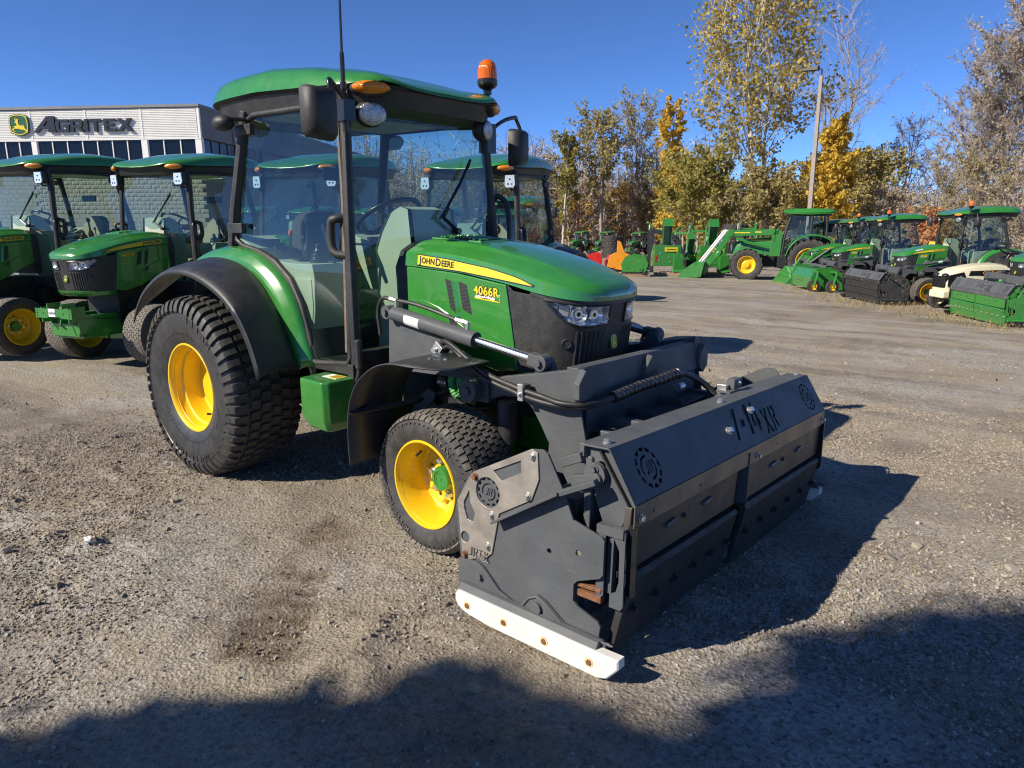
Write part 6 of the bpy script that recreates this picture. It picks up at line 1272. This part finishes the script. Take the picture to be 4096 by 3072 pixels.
def make_tree(name, label, x, y, H, Wd, leaf, nleaf, lsize, seed, cat='tree', group=None, f0=.12, up=.75, nprim=26, bark=None, twigs=0, shape='oval', leaders=1, lean=(0, 0), dens=None, trunk_r=None):
    r = np.random.default_rng(seed); z0 = gz(x, y)-.15; t = thing(name, label, cat, (x, y, z0), 0, group); bark = bark or BARK
    m = MB(); tr = trunk_r or max(.05, H*.013); tips = []; tw_a = []; tw_b = []
    def env(f):
        if shape == 'column': return (min(1, .25+f*2.2))*max(.04, 1-f)**.45
        if shape == 'fan': return .30+.70*math.sin(min(1, f*1.05)*PI*.62)
        if shape == 'round': return max(.12, math.sin(PI*min(.98, .15+f*.85)))**.6
        return max(.06, math.sin(PI*min(.97, .12+f*.86)))**.75
    trunks = []
    for L in range(leaders):
        ang = r.uniform(0, 2*PI)+L*2*PI/leaders; sp = 0 if leaders == 1 else Wd*.20
        h0 = 0 if L == 0 else H*.16; P = []
        hh = H*(.97 if L == 0 else r.uniform(.80, .97))
        for k in range(9):
            f = k/8; zz = h0+(hh-h0)*f; P.append(Vector((math.cos(ang)*sp*f**.8+lean[0]*f*H+r.normal(0, .012*H*f*.6), math.sin(ang)*sp*f**.8+lean[1]*f*H+r.normal(0, .012*H*f*.6), zz)))
        m.tube(P, [tr*(1 if L == 0 else .6)*(1-k/8.6)+.012 for k in range(9)], 6); trunks.append(P)
    for i in range(nprim):
        P = trunks[i % leaders]; f = f0+(1-f0)*((i+r.random())/nprim)**.9; zt = f*8; k = min(7, int(zt)); p = P[k].lerp(P[k+1], zt-k)
        hz = p.z/H; L = Wd*.5*env(min(1, (hz-f0)/(1-f0+1e-6)))*r.uniform(.65, 1.15); a = i*2.4+r.uniform(-.5, .5)
        d = Vector((math.cos(a), math.sin(a), up*r.uniform(.6, 1.3))).normalized(); L = L/max(.35, math.hypot(d.x, d.y)); Q = [p]
        for s in range(4): d = (d+Vector((r.normal(0, .13), r.normal(0, .13), .10+r.normal(0, .10)))).normalized(); Q.append(Q[-1]+d*L/4)
        m.tube(Q, [tr*.34*(1-f*.55)*(1-s/4.6)+.008 for s in range(5)], 4)
        for s in range(7):
            u = r.uniform(.25, 1)*4; k = min(3, int(u)); q = Q[k].lerp(Q[k+1], u-k); dd = (d+Vector(r.normal(0, .75, 3))).normalized(); l2 = L*r.uniform(.20, .42); e = q+dd*l2+Vector((0, 0, l2*.15)); tips.append((q, e, l2))
            if l2 > .25: m.tube([q, (q+e)/2+Vector(r.normal(0, l2*.06, 3)), e], [tr*.10+.005, tr*.07+.004, .004], 3, caps=False)
    trunk = m.obj('trunk', [bark], t, angle=80)
    A = np.array([q for q, e, l in tips]); B = np.array([e for q, e, l in tips]); Ls = np.array([l for q, e, l in tips])
    if twigs:
        k = r.integers(0, len(A), twigs); u = r.random(twigs)[:, None]; a = A[k]*(1-u)+B[k]*u; d = (B[k]-A[k])/Ls[k][:, None]+r.normal(0, .8, (twigs, 3))+np.array([0, 0, .25]); d /= np.linalg.norm(d, axis=1)[:, None]
        ln = (.28+.55*r.random(twigs))*H*.055; b2 = a+d*ln[:, None]; co, q = ribbons(a, b2, .010+.0011*H, r); me = np_mesh('twigs', co, q); me.materials.append(bark); o = bpy.data.objects.new('twigs', me); COL.objects.link(o); o.parent = t
        A = np.r_[A, a]; B = np.r_[B, b2]; Ls = np.r_[Ls, ln]
    if nleaf:
        pw = Ls/Ls.sum(); k = r.choice(len(A), nleaf, p=pw); u = r.random(nleaf)[:, None]**.7; P = A[k]*(1-u)+B[k]*u+r.normal(0, 1, (nleaf, 3))*(Ls[k]*.11+.06)[:, None]
        if dens is not None:
            keep = r.random(nleaf) < np.clip(dens(P[:, 2]/H), 0, 1); P = P[keep]
        co, q = quads_at(P, lsize, r); me = np_mesh('crown', co, q, False); me.materials.append(leaf); o = bpy.data.objects.new('crown', me); COL.objects.link(o); o.parent = t
    return t
TG = 'autumn trees along the far edge of the yard'
T = make_tree
T('poplar_tree', 'tallest poplar with thin yellow-green crown left of the lamp post', -16.7, 52.9, 21.5, 11.5, LF_POP, 19000, .30, 1, nprim=64, leaders=3, up=1.05, f0=.14, dens=lambda h: 1.05-.55*h, group=TG, bark=BARKP, trunk_r=.20)
T('shade_tree', 'low rounded dark green tree in front of the tallest poplar', -19.2, 47.5, 7.0, 6.5, LF_GRN, 9000, .26, 2, shape='round', nprim=34, group=TG)
T('shade_tree', 'green bushy tree between the tallest poplar and the lamp post', -14.6, 49.0, 5.6, 5.8, LF_OLV, 8000, .25, 3, shape='round', nprim=30, group=TG)
T('poplar_tree', 'pale green poplar at the left end of the tree line', -46.3, 68.5, 13.5, 4.6, LF_GRN, 4200, .34, 4, shape='column', up=1.6, group=TG, bark=BARKP, leaders=2)
T('poplar_tree', 'olive poplar with bare lower trunk left of the golden narrow tree', -43.2, 72.3, 15.7, 6.2, LF_OLV, 5000, .34, 5, shape='oval', up=1.4, group=TG, leaders=2, f0=.3)
T('poplar_tree', 'thin half bare grey poplar beside the golden narrow tree', -41.5, 78.9, 18.5, 5.8, LF_OLV, 3600, .30, 6, up=1.5, group=TG, twigs=2600, leaders=2, bark=BARK)
T('birch_tree', 'narrow golden yellow tree left of the tallest poplar', -31.6, 67.2, 15.9, 4.6, LF_YEL, 6500, .32, 7, shape='column', up=1.2, group=TG)
T('birch_tree', 'low spreading yellow tree under the golden narrow tree', -28.1, 63.4, 8.4, 5.6, LF_YEL, 6500, .32, 8, shape='round', group=TG)
T('birch_tree', 'pointed orange-yellow tree right of the lamp post', -10.3, 48.6, 9.3, 3.9, LF_YEL, 7500, .28, 9, shape='column', up=1.1, group=TG)
T('shade_tree', 'rounded olive green tree right of the orange-yellow tree', -10.3, 56.8, 7.8, 5.8, LF_OLV, 9000, .26, 10, shape='round', group=TG, nprim=34)
T('birch_tree', 'bright yellow tree directly behind the lamp post', -15.6, 62.7, 7.6, 6.2, LF_YEL, 8000, .28, 11, shape='round', group=TG, nprim=30)
T('bare_tree', 'tall leafless tree with fine upright branches behind the lamp post', -19.1, 81.4, 19.5, 10, None, 0, .2, 12, up=1.7, group=TG, twigs=2600, shape='fan', nprim=34, leaders=3)
T('bare_tree', 'grey leafless tree right of the olive tree', -10.4, 67.3, 11.0, 6.2, LF_GRY, 500, .18, 13, up=1.2, group=TG, twigs=3400, lean=(.10, 0))
T('bare_tree', 'small leafless tree left of the grey willows', -6.9, 64.9, 8.8, 5.2, LF_GRY, 300, .16, 14, up=1.1, group=TG, twigs=2800)
WG = 'grey willows at the right edge of the yard'
T('willow_tree', 'grey willow at the left end of the willows', -2.4, 49.6, 9.6, 6.2, LF_GRY, 3400, .15, 15, up=.9, twigs=9000, shape='round', group=WG, nprim=40, leaders=3)
T('willow_tree', 'tall grey willow in the middle of the willows', -.2, 47.6, 12.6, 7.0, LF_GRY, 5600, .15, 16, up=.9, twigs=12000, shape='round', group=WG, nprim=48, leaders=3)
T('willow_tree', 'tallest grey willow cut off by the right edge of the photo', 2.3, 45.2, 13.6, 7.5, LF_GRY, 6000, .15, 17, up=.9, twigs=12000, shape='round', group=WG, nprim=48, leaders=3)
T('willow_tree', 'low brown willow scrub in front of the tall willows', -1.5, 43.5, 5.6, 6.5, LF_OLV, 3400, .14, 18, up=.7, twigs=8000, shape='round', group=WG, f0=.03)
T('willow_tree', 'low brown willow scrub right of the dark tractor cab', 1.6, 41.0, 5.2, 6.0, LF_GRY, 3000, .14, 19, up=.7, twigs=8000, shape='round', group=WG, f0=.03)
SG = 'bushes at the edge of the yard'
T('bush', 'pale silvery bush behind the rightmost beacon tractors', -7.1, 51.4, 4.6, 4.2, LF_GRY, 3600, .16, 20, shape='round', twigs=3000, group=SG, f0=.03, cat='bush')
T('bush', 'rust coloured hedge between two tractor cabs on the right', -2.2, 35.3, 2.6, 2.6, LF_RST, 2600, .17, 21, shape='round', group=SG, f0=.02, cat='bush')
T('bush', 'rust coloured bush at the right edge of the photo', 4.2, 29.0, 2.3, 2.4, LF_RST, 2200, .15, 22, shape='round', group=SG, f0=.02, cat='bush')
for i, (x, y, H, w, lf, lab) in enumerate(((-49.3, 75.3, 6.0, 6.2, LF_ORG, 'orange undergrowth below the pale green poplar'), (-48.1, 78.9, 8.5, 6.8, LF_OLV, 'olive undergrowth behind the pale green poplar'), (-44.2, 79.4, 7.8, 6.8, LF_ORG, 'orange brown undergrowth under the olive poplar'), (-40.6, 79.7, 7.1, 6.2, LF_OLV, 'olive undergrowth left of the golden narrow tree'), (-36.8, 77.3, 8.0, 6, LF_YEL, 'yellow undergrowth behind the golden narrow tree'), (-23.2, 57.2, 4.2, 5, LF_OLV, 'olive bush left of the dark green rounded tree'), (-18.6, 56.4, 6.4, 6, LF_OLV, 'tall olive bush behind the tallest poplar trunk'), (-12.6, 53.5, 4.6, 5.0, LF_YEL, 'yellow-green bush right of the lamp post'), (-59., 78, 9.5, 8, LF_ORG, 'orange tree seen past the middle tractor cab'), (-66.4, 78.5, 8.4, 8.5, LF_OLV, 'olive tree seen through the cab glass'), (-56.4, 80, 12.5, 7, LF_OLV, 'tall olive tree left of the pale green poplar'), (-73, 78, 8, 9, LF_ORG, 'orange tree seen through the windscreen'))):
    T('bush' if H < 7 else 'shade_tree', lab, x, y, H, w, lf, 2600, .30, 30+i, shape='round', twigs=1500, f0=.04, group=SG if H < 7 else TG, cat='bush' if H < 7 else 'tree')
# far woodland that reads as one mass
r = np.random.default_rng(99); n = 1600; az = r.uniform(R(78), R(146), n); dist = r.uniform(92, 125, n); X = 4.15+dist*np.cos(az); Yq = -2.9+dist*np.sin(az); Hh = r.uniform(6, 12.5, n)*np.where(az > R(113), 1.15, .75); zb = np.array([gz(a, b) for a, b in zip(X, Yq)])
A = np.stack([X, Yq, zb], -1); B = A+np.stack([r.normal(0, .5, n), r.normal(0, .5, n), Hh], -1); co, q = ribbons(A, B, .22, r)
k = r.integers(0, n, 80000); u = r.uniform(.15, 1, 80000)[:, None]; a = A[k]*(1-u)+B[k]*u; d = r.normal(0, 1, (80000, 3))*np.array([1, 1, .6])+np.array([0, 0, .7]); d /= np.linalg.norm(d, axis=1)[:, None]; b2 = a+d*r.uniform(.6, 2.6, 80000)[:, None]; co2, q2 = ribbons(a, b2, .085, r)
me = np_mesh('far_woodland', np.r_[co, co2], np.r_[q, q2+len(co)]); me.materials.append(BARKW); o = bpy.data.objects.new('far_woodland', me); COL.objects.link(o); o['kind'] = 'stuff'; o['label'] = 'bare brown woodland behind the autumn trees'
kk = r.integers(0, 80000, 15000); P = b2[kk]+r.normal(0, .5, (15000, 3)); co, q = quads_at(P, .36, r); me = np_mesh('far_leaves', co, q, False); me.materials.append(LF_OLV); o = bpy.data.objects.new('far_leaves', me); COL.objects.link(o); o['kind'] = 'stuff'; o['label'] = 'last olive leaves of the far woodland'
# unseen cedar added behind the viewer, crown shaped to cast the foreground shadow
cd = thing('shadow_cedar', 'unseen dense cedar added behind the viewer to shade the foreground', 'tree', (-.12, -8.6, 0)); m = MB(); m.tube([(0, 0, 0), (0, 0, 3), (.1, 0, 6)], [.2, .16, .06], 8); m.obj('trunk', [BARKD], cd)
def cq(qv, h, dep=0.): s0 = -7.8+dep; return np.array([.4415*s0+.897*qv+.12, .897*s0-.4415*qv+8.6, h])
CP = []; r = np.random.default_rng(5)
for qv, h, rad, rz_, n in ((3.45, 4.58, .80, .72, 6500), (3.14, 5.48, .25, .055, 500), (3.42, 5.60, .27, .08, 700), (3.75, 5.70, .32, .14, 1200), (4.15, 6.52, .84, .80, 7000), (4.40, 5.55, .74, .75, 5000), (4.3, 3.6, 1.4, 1.0, 9000), (5.2, 5.4, 1.2, 1.2, 9000), (5.6, 6.6, 1.1, 1.0, 7000), (5.4, 4.0, 1.3, 1.2, 7000)):
    d = r.normal(size=(n, 3)); d /= np.linalg.norm(d, axis=1)[:, None]; CP.append(cq(qv, h)+d*np.array([rad, rad, rz_])*(r.random(n)**.33)[:, None]*(1+.06*r.normal(size=n))[:, None])
co, q = quads_at(np.concatenate(CP), .115, r); me = np_mesh('crown', co, q, False); me.materials.append(LF_CED); o = bpy.data.objects.new('crown', me); COL.objects.link(o); o.parent = cd
# dry grass tufts along the right-hand row
r = np.random.default_rng(44); n = 1500; cx = np.array([(-.4, 15.3), (.3, 15.0), (1.2, 14.3), (1.7, 13.6), (2.2, 12.9), (-1.8, 17.9), (-3.0, 20.0), (3.0, 12.0), (.9, 16.2), (-.9, 16.4)]); k = r.integers(0, len(cx), n); x = cx[k, 0]+r.normal(0, .35, n); y = cx[k, 1]+r.normal(0, .35, n); z = ground_h(x, y); A = np.stack([x, y, z-.01], -1); h = r.uniform(.03, .15, n); B = A+np.stack([r.normal(0, .06, n), r.normal(0, .06, n), h], -1); co, q = ribbons(A, B, .010, r)
me = np_mesh('dry_grass', co, q); me.materials.append(leafmat('dry_straw', [(.1, (.20, .14, .06)), (.6, (.38, .28, .13)), (.95, (.25, .24, .07))], .2)); o = bpy.data.objects.new('dry_grass', me); COL.objects.link(o); o['kind'] = 'stuff'; o['label'] = 'dry grass tufts growing along the right row of machines'
# ------------------------------------------------------------------ placing the machines
main = make_tractor('A', 'green cab tractor in the centre with beacon, black front fenders and snow pusher', '4066R', 'parked compact cab tractors', (0, 0, 0), 0)
plow = make_plow('near grey snow pusher with white skid shoe in front of the centre tractor', SCH_GREY, (2.95, .018, .0), (-.037, 0, -.017), 'snow pushers mounted in front of tractors')
rowB = make_tractor('B', 'green tractor with number plate sticker on its bracket, left of the centre tractor', '4075R', 'parked compact cab tractors', (-4.96, 2.29, -.01), R(-72.8))
green_plow = make_plow('green snow pusher with grey hood at the right edge', SCH_GREEN, (2.55, 13.25, gz(2.5, 13.25)+.02), (.0, 0, R(-146)), 'snow pushers mounted in front of tractors')
bpy.context.view_layer.update(); index_children()
GRP = 'parked compact cab tractors'
def put_tractor(src, x, y, deg, label, dz=0., skip=()): return dup(src, (x, y, gz(x, y)+dz), (0, 0, R(deg)), label, GRP, skip=skip)
rowlab = [((-6.60, 1.42), 'green tractor cut off by the left edge of the photo'), ((-3.22, 3.10), 'green tractor seen through the door glass of the centre tractor'), ((-1.60, 4.15), 'green tractor just behind the bonnet of the centre tractor with red triangle')]
for (x, y), lab in rowlab: q = put_tractor(rowB, x, y, -72.8, lab, .04 if y < 2 else 0, skip=('stock_sticker',))
lastrow = q
tri = MB(); M_ = frame((.02, .34, 1.62), (0, -1, 0), (0, 0, 1)); 
m = MB(); put(m, curve_mesh([[(-.085, 0), (.085, 0), (0, .125)]], .006), frame((.20, .38, 1.42), (0, 1, 0), (0, 0, 1))); tr_ = m.obj('warning_triangle', [RED], lastrow)
far = [(-6.28, 10.60, 'green tractor with black mirror just right of the cab behind the bonnet'), (-14.3, 13.2, 'second row green tractor, leftmost behind the left tractors'), (-12.4, 14.3, 'second row green tractor, second from the left'), (-10.5, 15.3, 'second row green tractor, third from the left'), (-18.2, 11.3, 'second row green tractor farthest behind the left edge'), (-16.3, 12.2, 'second row green tractor beside the white building')]
for x, y, lab in far: put_tractor(rowB if 'mirror' not in lab else main, x, y, -72.8, lab, skip=('stock_sticker', 'carrier_frame', 'hydraulic_hose', 'aerial', 'chalk_number', 'beacon_base'))
for x, y, d, lab in ((2.14, 18.54, -143.5, 'nearest beacon tractor on the right, behind the black snow pusher'), (-.55, 23.0, -143.5, 'second beacon tractor from the right with its beacon over the roof corner'), (-1.98, 25.3, -143, 'third beacon tractor from the right, mostly hidden by its neighbour'), (-3.75, 27.9, -142, 'farthest beacon tractor, right beside the loader tractor'), (4.9, 15.0, -144, 'tractor cut off by the right edge behind the green snow pusher')):
    put_tractor(main, x, y, d, lab, skip=('aerial', 'chalk_number', 'tape_strip') if lab[0] != 'n' else ('chalk_number',))
for x, y, lab in ((-39, 62.4, 'far tractor leftmost in the distant row before the trees'), (-36.6, 63.6, 'far tractor second in the distant row before the trees'), (-33.5, 65, 'far tractor third in the distant row before the trees'), (-30.3, 66, 'far tractor fourth in the distant row before the trees')):
    put_tractor(rowB, x, y, -95, lab, skip=('stock_sticker', 'dashboard', 'seat', 'steering_wheel', 'stripe_decal', 'chassis'))
bp = make_plow('black snow pusher in front of the nearest beacon tractor on the right', SCH_BLACK, (-.30, 16.62, gz(-.3, 16.6)+.02), (0, 0, R(-143)), 'snow pushers mounted in front of tractors')
index_children()
dup(bp, (-2.9, 21.2, gz(-2.9, 21.2)+.02), (0, 0, R(-143)), 'dark snow pusher half hidden behind the green flail mower', 'snow pushers mounted in front of tractors')
bt = big_tractor((-4.64, 25.96, gz(-5.5, 25.2)-.02), R(-160)); bt.scale = (.92, .92, .92)
castor_mower((-2.6, 20.3, gz(-2.9, 20)), R(-143))
lt = lawn_tractor((2.95, 16.6, gz(2.2, 16.0)), R(-140)); lt.scale = (1.2, 1.2, 1.2)
yellow_mower((-1.0, 27.2, gz(-2, 28)+.25), R(-143))
loader_boom('green loader arms with bucket beside the castor flail mower', G, (-3.2, 24.2, gz(-3.2, 24.2)), R(-143), 1.35, 'loader booms standing in the back rows')
snow_blower('left green snow blower with tall chute and yellow maker label', (-10.2, 25.1, gz(-9, 25.1)+.13), R(-62)+PI+R(8))
pallet('pallet under the left green snow blower', (-10.1, 24.9, gz(-9, 24.9)), R(28))
snow_blower('right green snow blower with tall chute behind the loader bucket', (-8.7, 26.3, gz(-9.3, 26.3)+.13), R(-62)+PI+R(8))
pallet('pallet under the right green snow blower', (-8.6, 26.1, gz(-9, 26.1)), R(28))
sb = snow_blower('small green snow blower between the two tall chutes', (-10.1, 27.2, gz(-10, 27.2)), R(126)); sb.scale = (.8, .8, .8)
side_block('bright red flail head standing alone at the left', 'flail head', RED, place(-15.3, 27.2), R(37), W=.5)
side_block('second red flail head behind the orange one', 'flail head', RED, place(-14.7, 28.3), R(37), W=.5)
side_block('orange snow pusher with tall hitch between red and green ones', 'snow pusher', ORG, place(-12.8, 25.6), R(32), 'folded_pusher', [(-.55, .25), (.5, .02), (.62, .3), (.55, .75), (.2, .90), (.05, 1.35), (-.10, 1.40), (-.12, .92), (-.45, .7)], W=.4)
side_block('small green snow pusher with grey side plate on a pallet', 'snow pusher', G, place(-10.5, 23.0, .10), R(25), 'folded_pusher', [(-.45, .10), (.45, .08), (.55, .35), (.42, .70), (.05, .82), (-.35, .70), (-.52, .40)], W=.6)
pallet('pallet under the small green snow pusher', (-10.5, 22.9, gz(-10, 23)), R(38))
for i, (x, y, col, tall, a) in enumerate(((-11.3, 26.2, SCH_BLACK[0], 1.9, 35), (-13.8, 36, G, 2.4, -70), (-10.6, 33, SCH_BLACK[0], 2.1, -66), (-17.5, 38, G, 2.5, -60), (-15, 41, SCH_BLACK[0], 2.2, -75), (-12.2, 39, G, 2.6, -66), (-18.5, 44, G, 2.4, -80), (-21, 47, SCH_BLACK[0], 2.3, -65))):
    loader_boom(['black loader boom beside the left green snow blower', 'green loader boom behind the orange pusher', 'black loader boom between the snow blowers', 'green loader boom in front of the tyre stack', 'black loader boom in the middle of the back rows', 'raised green loader boom behind the right snow blower', 'far green loader boom near the tree line', 'far black loader boom near the tyre stack'][i], col, place(x, y), R(a), tall)
tyre_pile('spare tyre of the stack in front of the distant tractors', place(-26.5, 47.5), 4, .85)
tyre_pile('spare tyre on end behind the right snow blower', place(-13.4, 40.0, 1.6), 2, .75)
# a crumpled scrap of white plastic on the gravel
m = MB(); r = np.random.default_rng(3); m.grid([[(.52+.018*i, -1.745+.012*j+.004*math.sin(i), float(ground_h(.52+.018*i, -1.745+.012*j))+.004+.006*r.random()) for j in range(4)] for i in range(6)]); tag(m.obj('plastic_scrap', [WH], None, solid=.001), 'crumpled white plastic scrap lying on the gravel at left', 'litter')
